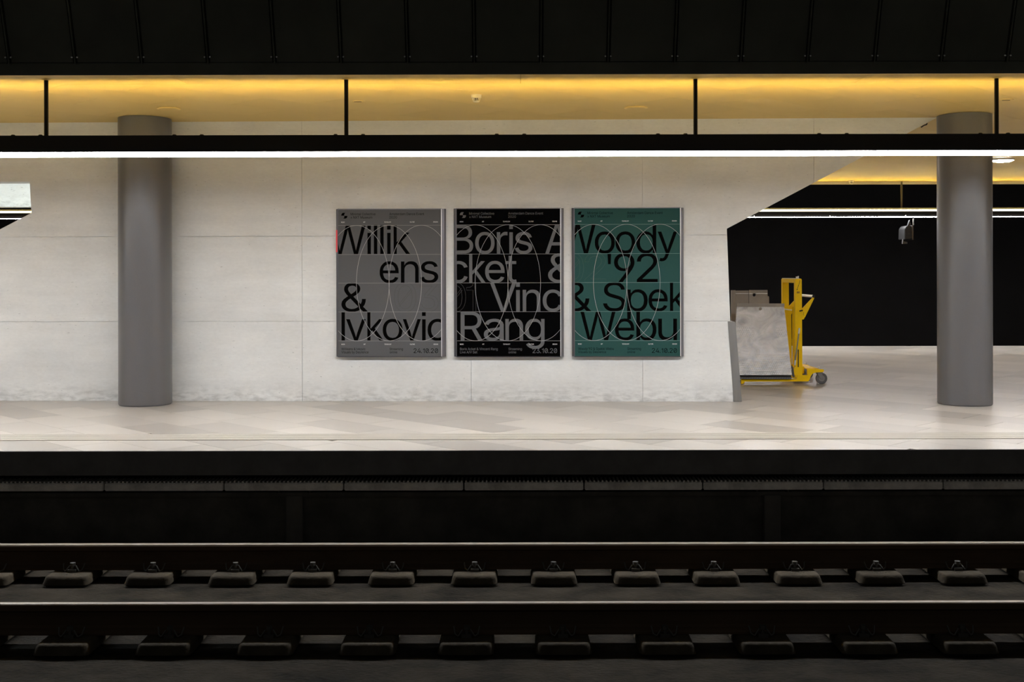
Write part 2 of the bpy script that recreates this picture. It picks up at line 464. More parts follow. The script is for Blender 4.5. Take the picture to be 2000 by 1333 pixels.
ORD = ['first', 'second', 'third', 'fourth', 'fifth', 'sixth', 'seventh', 'eighth', 'ninth', 'tenth', 'eleventh',
       'twelfth', 'thirteenth', 'fourteenth', 'fifteenth', 'sixteenth']
GL = {
'&': [448,[197,-7,161,-4,129,4,101,17,78,34,59,54,45,78,37,105,34,133,42,177,68,218,111,256,229,345,244,360,256,378,262,411,253,437,232,455,197,461,164,451,152,441,143,428,138,412,137,394,147,359,181,312,438,0,364,0,111,306,85,350,76,384,78,423,91,458,115,486,149,505,191,513,235,510,266,499,295,477,315,447,323,412,322,388,317,367,308,347,291,325,261,297,140,206,107,169,98,143,99,113,109,87,128,67,160,51,193,46,230,51,265,66,301,95,325,128,344,177,349,224,408,224,403,170,391,128,374,97,333,47,305,23,280,10,243,-2]],
"'": [206,[78,318,70,509,136,509,128,318]],
'.': [188,[95,-4,78,-1,63,9,53,24,50,41,53,59,63,73,78,83,95,87,113,83,128,73,138,59,141,41,138,24,128,9,113,-1]],
'/': [249,[235,533,71,-76,14,-76,178,533]],
'0': [453,[227,-7,187,-2,151,11,120,32,95,62,74,99,60,144,51,196,48,254,51,312,60,364,75,409,95,447,121,476,151,498,187,511,227,516,267,511,302,498,333,476,358,447,379,409,393,364,402,312,405,254,402,196,393,144,379,99,359,62,333,32,302,11,267,-2],[227,50,253,53,276,63,297,80,313,103,327,133,336,168,344,254,336,341,327,376,313,405,297,429,276,446,253,456,227,460,200,456,177,446,157,429,140,405,127,376,117,341,109,254,117,168,127,133,140,103,157,80,177,63,200,53]],
'1': [453,[76,0,76,55,391,55,391,0],[276,509,276,0,212,0,212,448,209,448,86,358,86,427,198,509]],
'2': [453,[64,0,64,47,282,282,311,327,320,366,315,403,297,432,283,443,262,454,224,460,184,453,153,433,134,402,127,362,66,362,71,405,86,442,111,473,143,496,172,508,214,515,258,513,297,501,330,480,356,453,373,420,381,382,378,345,365,304,347,275,315,232,153,60,153,57,389,57,389,0]],
'3': [453,[218,-7,184,-4,152,2,123,14,98,30,76,50,60,74,49,101,44,132,109,132,120,97,130,83,149,68,191,52,241,51,281,64,311,88,321,104,327,123,327,165,312,202,288,226,267,237,242,244,157,248,157,273,157,299,288,448,288,452,70,452,70,509,372,509,372,461,211,278,211,289,251,290,276,286,318,271,352,246,371,222,387,186,393,145,387,103,380,84,365,58,327,23,277,1]],
'4': [453,[40,105,40,158,247,509,311,509,109,166,109,163,413,163,413,105],[282,0,282,318,343,318,343,0]],
'9': [453,[226,516,260,513,301,499,328,482,356,452,377,414,386,382,389,347,385,309,368,259,343,211,200,0,130,0,301,248,307,248,284,218,252,200,218,195,175,199,137,214,106,237,83,269,71,297,64,340,65,375,72,407,90,445,117,476,152,499,192,513],[226,460,186,452,154,429,133,395,125,352,133,308,154,274,186,251,226,243,267,251,299,273,320,308,327,350,320,394,299,429,267,452]],
'A': [480,[16,0,201,509,229,509,276,509,463,0,395,0,264,372,232,478,245,478,220,393,85,0],[110,142,110,199,370,199,370,142]],
'B': [456,[60,0,60,509,278,506,320,495,359,469,381,442,394,410,398,374,395,344,387,320,369,297,347,280,315,267,315,262,345,255,374,237,398,210,412,181,418,146,415,108,404,75,384,45,344,18,288,3],[125,57,272,58,296,63,323,74,341,92,354,120,354,155,342,184,317,211,279,228,248,231,125,231],[125,285,245,286,283,294,308,309,323,326,333,348,336,372,333,396,323,417,306,434,291,443,252,451,125,452]],
'C': [510,[267,-7,220,-2,177,11,138,33,104,63,77,101,57,146,44,197,40,254,44,311,52,346,63,378,86,421,115,456,150,484,191,503,220,511,267,516,314,511,357,498,388,481,421,453,443,426,463,385,473,348,408,348,401,373,389,395,357,428,315,449,267,456,223,450,193,438,174,426,143,394,120,352,106,300,105,223,116,168,125,145,144,114,175,82,213,62,256,53,292,55,332,66,366,88,393,120,408,160,473,160,463,124,448,91,428,62,402,38,373,19,341,5,305,-4]],
'D': [502,[219,0,96,0,96,57,244,58,284,66,328,87,354,110,379,149,394,198,399,255,396,299,388,337,374,371,354,399,329,422,299,438,262,448,221,452,93,452,93,509,225,509,278,504,325,492,353,478,377,461,399,441,418,418,440,377,458,311,462,255,458,199,446,149,426,105,398,68,364,39,322,17,274,4],[125,509,125,0,60,0,60,509]],
'E': [419,[60,0,60,509,372,509,372,452,125,452,125,286,355,286,355,229,125,229,125,57,375,57,375,0]],
'G': [520,[269,-7,205,1,176,11,149,25,104,64,69,116,47,179,42,215,41,274,52,346,77,407,114,456,149,484,175,498,233,514,265,516,304,513,332,506,366,493,389,480,416,458,439,431,454,409,465,384,474,349,408,349,390,388,369,416,342,437,310,450,279,455,243,454,212,447,183,432,150,404,125,364,109,314,103,254,109,194,125,145,151,105,184,76,214,62,246,54,279,53,309,57,336,67,360,81,380,100,396,123,410,160,415,202,434,199,283,199,283,256,478,256,478,185,471,141,457,103,436,69,409,41,365,13,326,0]],
'H': [517,[60,0,60,509,125,509,125,289,392,289,392,509,457,509,457,0,392,0,392,232,225,232,125,232,125,0]],
'I': [300,[31,0,31,57,118,57,118,156,118,452,31,452,31,509,269,509,269,452,183,452,183,57,269,57,269,0]],
'L': [393,[60,0,60,509,125,509,125,57,361,57,361,0]],
'M': [628,[60,0,60,509,152,509,280,181,322,49,307,49,342,158,476,509,568,509,568,0,504,0,506,413,507,457,513,457,471,331,342,0,286,0,167,301,112,457,119,457,120,405,122,0]],
'N': [523,[60,0,60,509,136,509,360,156,414,55,405,54,399,163,399,509,463,509,463,0,387,0,171,342,108,452,119,454,125,298,125,0]],
'O': [533,[267,-7,220,-2,177,11,138,33,105,63,78,101,57,146,44,197,40,254,44,311,57,362,78,407,105,445,138,475,177,498,220,511,267,516,314,511,357,498,396,475,429,445,456,407,477,362,489,311,493,254,489,197,477,146,456,101,429,63,396,33,357,11,314,-2],[267,53,300,56,330,66,358,82,383,105,403,133,418,168,427,208,430,254,427,300,418,341,403,376,383,404,358,427,330,443,300,453,267,456,234,453,203,443,175,426,151,404,131,375,116,340,107,300,103,254,107,208,116,168,131,133,151,105,175,82,203,66,234,56]],
'R': [449,[60,0,60,509,264,507,301,501,333,489,367,465,380,450,395,424,408,374,407,319,390,271,367,240,333,217,289,203,250,198,96,198,96,255,243,255,284,262,304,270,323,285,336,306,344,331,344,367,339,393,323,420,304,436,277,447,252,451,125,452,125,0],[353,0,230,229,303,229,428,0]],
'S': [447,[224,-9,184,-6,149,1,118,14,91,31,70,52,54,77,43,105,38,137,104,137,108,116,116,98,142,71,160,61,187,53,241,50,264,53,293,63,325,87,339,108,345,126,345,145,340,166,325,186,296,205,154,249,128,260,95,281,71,307,60,326,54,348,52,383,58,413,70,440,87,463,119,488,158,506,191,513,239,515,275,511,326,493,365,463,391,424,401,378,337,378,326,412,302,437,286,447,257,456,209,458,167,448,150,439,132,423,120,403,116,387,119,352,135,330,164,311,305,266,336,252,364,233,387,209,401,185,407,155,408,128,403,99,392,72,374,48,352,27,323,11,290,-1]],
'T': [449,[32,452,32,509,176,509,417,509,417,452,257,452,257,0,193,0,193,452]],
'U': [517,[259,-8,203,-2,177,5,143,22,106,52,85,80,74,101,66,124,60,160,60,425,60,509,124,509,124,178,131,136,150,99,180,72,220,56,259,52,298,56,338,72,368,99,386,136,393,178,393,509,457,509,457,383,457,160,451,124,438,90,419,60,403,43,363,15,315,-2]],
'V': [480,[204,0,16,509,84,509,219,126,248,31,235,31,282,185,395,509,463,509,278,0]],
'W': [686,[155,0,16,509,82,509,171,165,192,67,195,40,189,40,210,139,306,509,380,509,470,165,497,40,488,40,506,126,603,509,670,509,530,0,455,0,361,347,340,452,336,475,339,475,350,475,329,368,230,0]],
'X': [474,[18,0,217,284,217,236,29,509,104,509,201,365,243,292,232,292,259,341,374,509,446,509,259,239,259,287,456,0,382,0,271,161,230,231,244,231,221,189,91,0]],
'Y': [472,[203,0,203,208,16,509,91,509,196,338,229,279,250,230,224,230,244,280,265,318,381,509,455,509,268,208,268,0]],
'a': [389,[160,-9,126,-5,94,5,74,17,52,38,37,66,31,90,31,123,38,150,47,166,63,183,100,203,138,213,244,228,265,235,275,248,274,273,267,297,256,311,240,322,220,329,189,331,159,326,136,315,118,301,100,274,41,291,57,322,79,346,104,364,133,375,171,383,210,384,257,374,296,353,322,320,335,281,337,0,277,0,277,52,272,52,252,25,226,6,197,-5],[170,45,202,49,234,62,257,83,272,115,276,190,253,180,200,171,154,164,125,155,103,139,93,120,93,91,107,66,134,51]],
'b': [424,[229,-8,198,-5,167,7,141,27,118,59,112,59,112,0,53,0,53,509,114,509,114,319,116,319,148,357,177,375,220,384,263,381,304,366,338,340,364,303,379,270,389,218,389,160,382,120,365,74,338,37,304,10,274,-2],[220,47,245,49,267,57,285,70,301,88,313,109,321,133,328,189,321,245,313,269,301,290,286,307,267,319,245,327,220,330,195,327,174,320,155,307,140,291,128,271,120,247,113,189,120,132,128,107,140,86,156,70,174,57,196,49]],
'c': [396,[207,-8,170,-5,137,6,107,23,82,46,62,74,46,108,37,146,34,187,37,230,43,256,51,280,68,312,82,330,107,353,137,371,159,378,195,384,228,383,260,377,289,365,315,349,336,327,353,301,362,277,303,262,290,289,267,313,238,326,207,330,173,325,145,310,124,287,106,250,97,206,98,160,108,117,124,89,145,66,165,54,189,48,217,47,246,53,274,68,292,89,304,117,363,102,354,78,341,56,306,21,261,-1]],
'd': [424,[195,-8,161,-5,121,10,86,37,60,74,42,120,35,160,35,218,46,270,60,303,87,340,121,366,162,381,204,384,247,375,280,353,308,319,311,319,311,509,372,509,372,0,313,0,313,59,307,59,284,27,258,7,227,-5],[205,47,229,49,250,57,269,70,284,86,296,107,305,132,312,189,305,247,296,271,284,291,269,307,251,320,229,327,205,330,179,327,157,319,139,307,124,290,112,269,103,245,96,189,103,133,112,109,124,88,139,70,158,57,180,49]],
'e': [404,[212,-8,161,-2,127,11,90,38,61,74,43,120,35,159,35,215,46,267,55,290,74,320,106,353,135,370,157,378,205,384,243,380,273,371,307,351,331,329,350,299,363,263,370,219,371,169,75,169,75,221,338,221,310,202,307,237,298,269,278,300,257,318,229,328,189,329,159,321,135,304,116,282,101,249,96,219,96,178,102,130,118,92,133,75,151,61,187,48,229,47,258,55,278,66,294,84,306,105,365,91,345,51,311,19,266,-1]],
'g': [425,[207,-151,159,-146,112,-130,77,-105,51,-69,101,-41,128,-72,165,-92,218,-97,239,-94,267,-85,295,-62,307,-38,311,-6,311,68,306,68,287,41,272,28,247,13,227,8,195,5,162,8,132,17,113,27,87,46,61,80,46,112,37,149,34,206,39,246,50,282,73,323,103,354,131,371,162,381,196,384,228,382,259,370,285,350,308,319,313,319,313,379,372,379,372,-9,367,-54,360,-73,345,-97,308,-127,261,-145],[205,59,229,61,251,68,269,79,285,95,297,114,305,137,312,193,305,248,297,271,285,291,270,308,251,320,230,327,205,330,180,327,158,320,139,307,124,290,112,270,103,246,96,193,103,138,112,115,124,96,140,80,158,68,180,61]],
'i': [167,[53,0,53,379,114,379,114,0],[84,443,67,446,54,455,44,468,41,483,44,499,54,512,67,521,84,524,100,521,114,512,123,499,126,483,123,468,114,455,100,446]],
'k': [381,[110,137,110,212,121,212,284,379,322,379,360,379,184,199,177,199],[53,0,53,509,114,509,114,0],[294,0,148,186,191,229,372,0]],
'l': [189,[139,-2,109,1,80,15,61,40,53,74,53,509,114,509,114,99,115,77,120,62,137,53,170,54,181,3]],
'm': [610,[53,0,53,379,112,379,112,295,108,295,118,323,128,341,146,360,178,378,219,386,257,380,287,361,299,347,313,323,321,295,312,295,322,321,342,348,368,369,401,382,437,386,468,383,504,368,527,348,548,313,556,276,557,0,496,0,496,254,492,281,483,302,467,317,441,328,419,330,389,326,365,314,348,295,338,270,335,247,335,0,274,0,273,275,266,295,248,316,229,326,199,330,173,326,148,314,129,294,117,266,114,238,114,0]],
'n': [410,[114,227,114,0,53,0,53,379,112,379,112,287,102,287,118,322,137,349,160,367,187,379,227,384,264,380,295,369,321,349,344,313,356,264,357,0,296,0,296,246,287,283,267,310,246,323,220,329,190,327,161,317,141,303,126,283,117,257]],
'o': [415,[207,-8,170,-5,137,6,107,23,82,46,62,74,46,108,37,146,34,187,37,230,46,268,62,302,82,330,107,353,137,371,170,381,207,384,245,381,278,371,308,353,333,330,354,302,369,268,378,230,381,187,378,146,369,108,354,74,333,46,308,23,278,6,245,-5],[207,46,250,54,270,66,287,82,300,102,310,126,318,160,319,187,316,224,310,250,300,274,287,294,270,310,250,322,207,330,165,322,145,310,128,294,115,274,106,250,99,224,96,187,99,151,106,126,115,102,128,82,145,66,165,54]],
'p': [424,[53,-143,53,379,112,379,112,319,118,319,152,360,183,378,229,384,252,383,284,375,322,354,352,323,375,281,385,245,390,189,385,133,370,84,346,45,322,22,294,5,263,-5,221,-8,191,-4,167,7,145,24,118,59,114,59,114,-143],[220,47,245,49,267,57,285,70,301,88,313,109,321,133,328,189,321,245,313,269,301,290,286,307,267,319,245,327,220,330,195,327,174,320,155,307,140,291,128,271,120,247,113,189,120,132,128,107,140,86,156,70,174,57,196,49]],
'r': [259,[53,0,53,379,112,379,112,321,115,321,135,352,166,375,196,384,243,384,243,322,200,326,170,319,140,301,123,278,114,243,114,0]],
's': [365,[182,-8,128,-2,84,18,67,32,53,50,42,71,36,94,94,107,105,79,119,64,143,51,173,46,200,46,225,52,244,62,262,81,268,97,267,112,260,129,250,139,225,151,137,173,104,186,72,208,61,222,50,246,47,274,49,297,57,319,75,343,93,358,123,374,149,381,187,384,231,380,273,362,303,334,324,290,268,277,255,302,232,323,205,331,171,332,143,324,117,304,109,283,112,258,124,243,144,232,254,202,292,183,306,171,321,150,330,125,331,107,329,82,321,61,307,41,290,24,268,10,242,0,214,-6]],
't': [227,[204,379,204,327,6,327,6,379],[65,471,126,471,126,98,130,72,139,59,154,51,173,50,202,54,213,2,171,-4,135,-1,107,10,86,28,72,52,65,93]],
'u': [410,[182,-5,138,1,108,15,78,44,62,76,53,127,53,379,114,379,114,133,119,105,131,81,150,64,164,56,200,50,238,57,268,77,286,103,295,137,296,379,357,379,357,0,298,0,298,92,307,92,297,67,286,47,265,23,231,3]],
'v': [389,[163,0,17,379,84,379,171,138,206,21,184,21,218,138,305,379,371,379,226,0]],
'x': [379,[21,0,171,218,171,171,29,379,100,379,207,206,175,206,220,285,282,379,352,379,209,169,209,214,358,0,287,0,218,105,173,182,181,182,205,182,161,105,91,0]],
'y': [389,[47,-139,61,-86,100,-89,124,-80,144,-53,163,-1,17,379,84,379,171,138,206,21,184,21,218,138,305,379,371,379,195,-79,168,-116,134,-138,91,-145]],
}
SPACE = 188

# ================================================================ THE SETTING
CEIL = 3.188
D_EDGE, D_GROOVE, D_TACT, D_FAR = 9.30, 9.885, 10.28, 22.30
XL, XR = -13.0, 13.0
S2 = math.sqrt(0.5)

# ---------------------------------------------------------------- platform floor
floor = thing('floor', (0, D_EDGE, -0.03), 'pale stone platform floor laid in diagonal slabs', 'floor', kind='structure')
MB().box(XL, XR, D_EDGE, D_FAR, -0.20, -0.022).build('platform_slab', 'platform_edge', floor)
MB().box(XL, XR, D_EDGE - 0.006, D_EDGE + 0.001, -0.2, -0.002).build('edge_shade_strip', 'platform_edge', floor)  # dark strip over the tile ends paints the unlit platform edge


def diagonal(wid, ln, x0, x1, y0, y1, jitter):
    """rectangles of wid x ln laid at 45 degrees in staggered courses, as unclipped corner lists"""
    out = []
    rnd = random.Random(11)
    R = 34.0
    k = -int(R / wid)
    while k * wid < R:
        off = rnd.random() * ln if jitter else (k % 2) * ln / 2
        j = -int(R / ln) - 1
        while j * ln < R:
            a0, a1 = j * ln + off, (j + 1) * ln + off
            b0, b1 = k * wid, (k + 1) * wid
            q = [(a * S2 + b * S2, 12 - a * S2 + b * S2) for a, b in ((a0, b0), (a1, b0), (a1, b1), (a0, b1))]
            if max(p[0] for p in q) > x0 and min(p[0] for p in q) < x1 and max(p[1] for p in q) > y0 and min(p[1] for p in q) < y1:
                out.append(q)
            j += 1
        k += 1
    return out


def shrink(poly, g):
    c = Vector((sum(p[0] for p in poly) / len(poly), sum(p[1] for p in poly) / len(poly)))
    out = []
    for p in poly:
        v = Vector(p) - c
        l = v.length
        out.append(tuple(c + v * max(0.0, (l - g) / l)) if l > 1e-6 else p)
    return out


def visible_floor(x, d):
    if abs(x) > 0.50 * d + 0.4:
        return False
    if d > 13.2 and x < 2.4 * d / 13.0:
        return False
    return True


pieces = []
for q in diagonal(0.44, 0.95, XL, XR, D_EDGE, D_FAR, True):
    for y0, y1 in ((D_EDGE + 0.0012, D_GROOVE - 0.006), (D_TACT + 0.004, D_FAR)):
        c = clip_poly(q, XL, XR, y0, y1)
        if len(c) >= 3 and area(c) > 0.004:
            cx, cy = sum(p[0] for p in c) / len(c), sum(p[1] for p in c) / len(c)
            big = area(c) / (cy * cy * cy)
            pieces.append((visible_floor(cx, cy), big, c))
pieces.sort(key=lambda t: (not t[0], -t[1]))
field = MB()
for i, (vis, big, c) in enumerate(pieces):
    c = shrink(c, 0.0022)
    if vis and i < 290:
        m = MB().loops([c], lambda p, z: (p[0], p[1], z), -0.022, 0.0)
        m.build('stone_tile', 'tile', floor)
    else:
        field.loops([c], lambda p, z: (p[0], p[1], z), -0.022, 0.0)
o = field.build('stone_tile_field', 'tile_field', floor)
o['kind'] = 'stuff'
# tactile guidance strip: a base and raised ribs
MB().box(XL, XR, D_GROOVE + 0.018, D_TACT, -0.022, -0.004).build('tactile_strip', 'tactile', floor)
w = (D_TACT - D_GROOVE - 0.018) / 6
for k in range(6):
    a = D_GROOVE + 0.018 + k * w
    MB().box(XL, XR, a + 0.006, a + w - 0.006, -0.01, 0.0015).build('tactile_rib', 'tactile', floor)

# ---------------------------------------------------------------- ceiling
ceiling = thing('ceiling', (0, 9.4, CEIL), 'ochre yellow panelled ceiling above the platform', 'ceiling', kind='structure')
MB().box(XL, XR, 9.42, 22.36, CEIL + 0.02, CEIL + 0.25).build('ceiling_deck', 'ceil_back', ceiling)
D_STRIP = 10.34
for k in range(-4, 4):
    a = 0.08 + k * 3.05
    MB().box(a + 0.002, a + 3.048, 9.42, D_STRIP - 0.002, CEIL, CEIL + 0.02).build('edge_panel', 'ceil', ceiling)
pieces = []
for q in diagonal(0.58, 1.16, XL, XR, D_STRIP, 22.36, False):
    c = clip_poly([(-p[0], p[1]) for p in q], XL, XR, D_STRIP + 0.002, 22.36)
    if len(c) >= 3 and area(c) > 0.01:
        cx, cy = sum(p[0] for p in c) / len(c), sum(p[1] for p in c) / len(c)
        vis = abs(cx) < 0.5 * cy + 0.4 and (cy < 13.2 or cx > 0.2 * cy)
        pieces.append((vis, area(c) / cy ** 3, c))
pieces.sort(key=lambda t: (not t[0], -t[1]))
field = MB()
for i, (vis, big, c) in enumerate(pieces):
    c = shrink(c, 0.0014)
    if vis and i < 250:
        MB().loops([c], lambda p, z: (p[0], p[1], z), CEIL, CEIL + 0.02).build('ceiling_panel', 'ceil', ceiling)
    else:
        field.loops([c], lambda p, z: (p[0], p[1], z), CEIL, CEIL + 0.02)
o = field.build('ceiling_panel_field', 'ceil_field', ceiling)
o['kind'] = 'stuff'

# ---------------------------------------------------------------- concrete wall of the stair block
WA, WD = -0.028, 12.81
EX = Vector((math.cos(WA), math.sin(WA), 0))
EY = Vector((-math.sin(WA), math.cos(WA), 0))
W0 = Vector((0, WD, 0))


def wuv(px, py):
    t = (px - CX) / F
    # point on the wall plane seen at this pixel
    n = EY
    s = WD * n.y / (t * n.x + n.y)
    p = Vector((t * s, s, Z(px, py, s)))
    return ((p - W0).dot(EX), p.z)


def w3(u, z, n):
    return W0 + EX * u + EY * (-n) + Vector((0, 0, z))


wall = thing('wall_front', W0, 'pale board-marked concrete wall with slanted openings behind the posters', 'wall', kind='structure', rotz=WA)
TOP = CEIL + 0.015
e1, e2, e3 = wuv(1825, 233), wuv(1420, 447), wuv(1432, 786)
slope = (e1[1] - e2[1]) / (e1[0] - e2[0])
o1, o2, o3 = wuv(58, 355), wuv(61.3, 416), wuv(0, 448)
os_ = (o2[1] - o3[1]) / (o2[0] - o3[0])
UL = -8.6
outline = [(UL, 0.0), (e3[0], 0.0), e2, (e2[0] + (TOP - e2[1]) / slope, TOP), (UL, TOP), (UL, o1[1]), o1, o2,
           (UL, o2[1] + (UL - o2[0]) * os_)]
core = MB().loops([outline], lambda p, n: w3(p[0], p[1], n), -0.012, -0.27)
core.build('wall_core', 'concrete', wall)
# formwork panels with hairline joints
bm = bmesh.new()
bm.faces.new([bm.verts.new((u, 0, z)) for u, z in outline])
us = [wuv(x, 600)[0] for x in (590, 920, 1255, 1590)]
pitch = (us[3] - us[0]) / 3
cuts_u = [us[0] - pitch * k for k in (1, 2, 3)] + us
zc = [wuv(600, y)[1] for y in (461.5, 628)]
cuts_z = zc + [zc[0] + (zc[0] - zc[1])]
for co, no in [((u, 0, 0), (1, 0, 0)) for u in cuts_u] + [((0, 0, z), (0, 0, 1)) for z in cuts_z]:
    bmesh.ops.bisect_plane(bm, geom=bm.verts[:] + bm.edges[:] + bm.faces[:], plane_co=co, plane_no=no)
bmesh.ops.inset_individual(bm, faces=bm.faces[:], thickness=0.0016, use_even_offset=True)
inner = [f for f in bm.faces if f.calc_area() > 0.02 and len(f.verts) >= 3]
for f in inner:
    lp = [(v.co.x, v.co.z) for v in f.verts]
    if area(lp) < 0.02:
        continue
    MB().loops([lp], lambda p, n: w3(p[0], p[1], n), 0.0, -0.0125).build('concrete_panel', 'concrete', wall)
bm.free()
# steel corner guard closing the low end of the wall
g = [wuv(1421, 628), wuv(1434, 628.5), wuv(1436.5, 632), wuv(1448.5, 787), wuv(1432.5, 787)]
g = [(u, max(z, 0.001)) for u, z in g]
MB().loops([g], lambda p, n: w3(p[0], p[1], n), 0.006, -0.27).build('steel_corner_guard', 'steel_guard', wall, bevel=0.004)

# pale back wall of the stair shaft seen through the left opening
zb = Z(30, 404.5, 17.5)
MB().box(-13, -5.4, 17.5, 17.72, zb, CEIL + 0.02).build('wall_shaft', 'shaft_wall')
tag(bpy.data.objects['wall_shaft'], 'bright pale concrete beam inside the upper left wall opening', 'wall', kind='structure')
ramp = MB().box(-9.5, -6.3, 15.0, 15.12, CEIL - 0.075, CEIL - 0.03)
sh = thing('shaft_lamp', (-7.9, 15.06, CEIL), 'white tube lamp under the ceiling of the stair shaft', 'lamp')
MB().box(-9.5, -6.3, 14.99, 15.13, CEIL - 0.03, CEIL).build('housing', 'black_metal', sh)
ramp.build('tube', 'lamp_shaft', sh)

# ---------------------------------------------------------------- black walls of the tracks
wf = MB().box(-24, 24, 26.5, 26.8, -1.2, 7.0).build('wall_far', 'black_wall')
tag(wf, 'black tunnel wall beyond the far platform edge', 'wall', kind='structure')
ff = MB().box(-24, 24, D_FAR + 0.15, 26.5, -1.2, -0.8).build('floor_far_track', 'black_wall')
tag(ff, 'dark far trackbed beyond the platform', 'floor', kind='structure')
fs = MB().box(-24, 24, 22.37, 22.45, CEIL - 0.005, 6.5).build('trim_2', 'black_wall')
tag(fs, 'black fascia closing the far edge of the yellow ceiling', 'trim', kind='structure')

# ---------------------------------------------------------------- black fascia above the near track
DB, ZB = 9.36, Z(1000, 145.5, 9.36)
UPD = Vector((0, -0.19, 0.57)).normalized()        # leans towards the camera as it rises
NRM = Vector((0, -UPD.z, UPD.y))
F0 = Vector((0, DB, ZB))


def f3(x, s, n):
    return F0 + Vector((x, 0, 0)) + UPD * s + NRM * n


fascia = thing('trim_1', (0, DB, ZB), 'black seamed metal fascia hanging over the track at the top', 'trim', kind='structure')


def slab(x0, x1, s0, s1, n0, n1):
    return MB().add([f3(x, s, n) for s in (s0, s1) for x, n in ((x0, n0), (x1, n0), (x1, n1), (x0, n1))],
                    [(0, 1, 2, 3), (7, 6, 5, 4), (0, 4, 5, 1), (1, 5, 6, 2), (2, 6, 7, 3), (3, 7, 4, 0)])


slab(XL, XR, -0.0, 2.2, -0.08, -0.03).build('backing_sheet', 'seam_shade', fascia)
slab(XL, XR, 0.0, 0.10, -0.03, 0.0).build('bottom_strip', 'black', fascia)
bolts = [19, 148, 278, 407, 537, 667, 797, 927, 1057, 1188, 1318, 1447, 1577, 1708, 1838, 1967]
sx = [X(b, 9.33) for b in bolts]
pit = (sx[-1] - sx[0]) / 15
sx = [sx[0] - pit] + sx + [sx[-1] + pit]
for a, b in zip(sx[:-1], sx[1:]):
    slab(a + 0.02, b - 0.016, 0.105, 2.2, -0.03, -0.001).build('fascia_panel', 'black', fascia)
for a in sx:
    slab(a - 0.004, a + 0.006, 0.09, 2.2, -0.03, 0.012).build('seam_rib', 'black', fascia)
    for s_ in (-0.022, 0.022):
        c = f3(a + s_, 0.149, 0.0)
        MB().cyl(c - NRM * 0.004, c + NRM * 0.012, 0.0065, 6).build('bolt', 'bolt', fascia)
    slab(a - 0.018, a + 0.012, 0.088, 0.094, -0.001, 0.006).build('seam_foot', 'guard_rod', fascia)

# ---------------------------------------------------------------- trackbed and the face under the platform
tb = MB().box(XL - 2, XR + 2, 3.5, 9.9, -1.0, -0.80).build('floor_track', 'slab')
tag(tb, 'grimy concrete slab of the near track', 'floor', kind='structure')
uw = thing('wall_track', (0, 9.46, -0.8), 'black recessed wall under the platform edge', 'wall', kind='structure')
tag(MB().box(XL, XR, 9.845, 9.9, -0.8, -0.2).build('wall_recess', 'black'), 'black back wall of the recess behind the grating covers', 'wall', kind='structure')
MB().box(XL, XR, 9.50, 9.84, -0.8, -0.40).build('plinth', 'concrete_dark', uw)
MB().box(XL, XR, 9.47, 9.50, -0.412, -0.375).build('plinth_ledge', 'concrete_dark', uw, bevel=0.004)
for px in (574, 1508):
    x = X(px, 9.46)
    MB().box(x - 0.07, x + 0.07, 9.455, 9.50, -0.8, -0.402).build('plinth_pier', 'pier', uw, bevel=0.004)
    for s_ in (-0.13, 0.13):
        MB().lathe((x + s_, 9.462, -0.38), [(0.022, 0), (0.022, 0.006), (0.008, 0.008), (0.006, 0.03)], 10).build('anchor_bolt', 'clip', uw)

# ================================================================ THINGS
# ---------------------------------------------------------------- cable trough covers with grating tops
joints = [-502, -267, -33, 202, 436, 670, 905, 1140, 1372, 1608, 1842, 2077, 2312, 2547]
D_TR = 9.43
zt, zl = Z(1000, 943, D_TR), Z(1000, 958.5, D_TR)
for i, (a, b) in enumerate(zip(joints[:-1], joints[1:])):
    x0, x1 = X(a, D_TR) + 0.006, X(b, D_TR) - 0.006
    i -= 2
    side = (ORD[-i - 1] + ' past the left edge' if i < 0 else ORD[i - 9] + ' past the right edge' if i > 8 else
            'leftmost' if i == 0 else 'rightmost' if i == 8 else ORD[i] + ' from the left')
    t = thing('trough_cover', ((x0 + x1) / 2, 9.55, zl), 'grey trough cover with toothed grating under the platform edge, %s' % side,
              'trough cover', 'cable trough covers under the platform edge')
    MB().box(x0, x1, D_TR, D_TR + 0.06, zl, zt).build('front_lip', 'trough', t, bevel=0.006)
    MB().box(x0, x1, D_TR + 0.06, 9.83, zl, zt - 0.03).build('tray', 'concrete_dark', t)
    gr = MB()
    n = 29
    for k in range(n):
        xx = x0 + 0.012 + (x1 - x0 - 0.024) * k / (n - 1)
        gr.box(xx - 0.007, xx + 0.007, D_TR + 0.012, 9.60, zt - 0.012, zt + 0.013)
    gr.build('grating_bars', 'trough', t)

# ---------------------------------------------------------------- rails
def rail_profile():
    h = [(0.0, 0), (0.030, 0), (0.036, -0.008), (0.036, -0.036), (0.012, -0.052), (0.0083, -0.075), (0.0083, -0.128),
         (0.016, -0.146), (0.075, -0.160), (0.075, -0.172)]
    return h + [(-x, z) for x, z in reversed(h[1:])]


RAILS = ((8.40, 'far'), (6.90, 'near'))
for d, which in RAILS:
    t = thing('rail', (0, d, -0.722), 'rusty steel rail with bright polished top, %s' %
              ('nearer to the platform' if which == 'far' else 'nearer to the viewer'), 'rail', 'rails of the near track')
    MB().loops([[(x + d, z - 0.552) for x, z in rail_profile()]], lambda p, x: (x, p[0], p[1]), XL, XR).build('rail_body', 'rail', t)
    rw = 0.029 if which == 'far' else 0.017
    MB().box(XL, XR, d - rw, d + rw, -0.5525, -0.55).build('running_surface', 'rail_top' if which == 'far' else 'rail_top_dull', t)

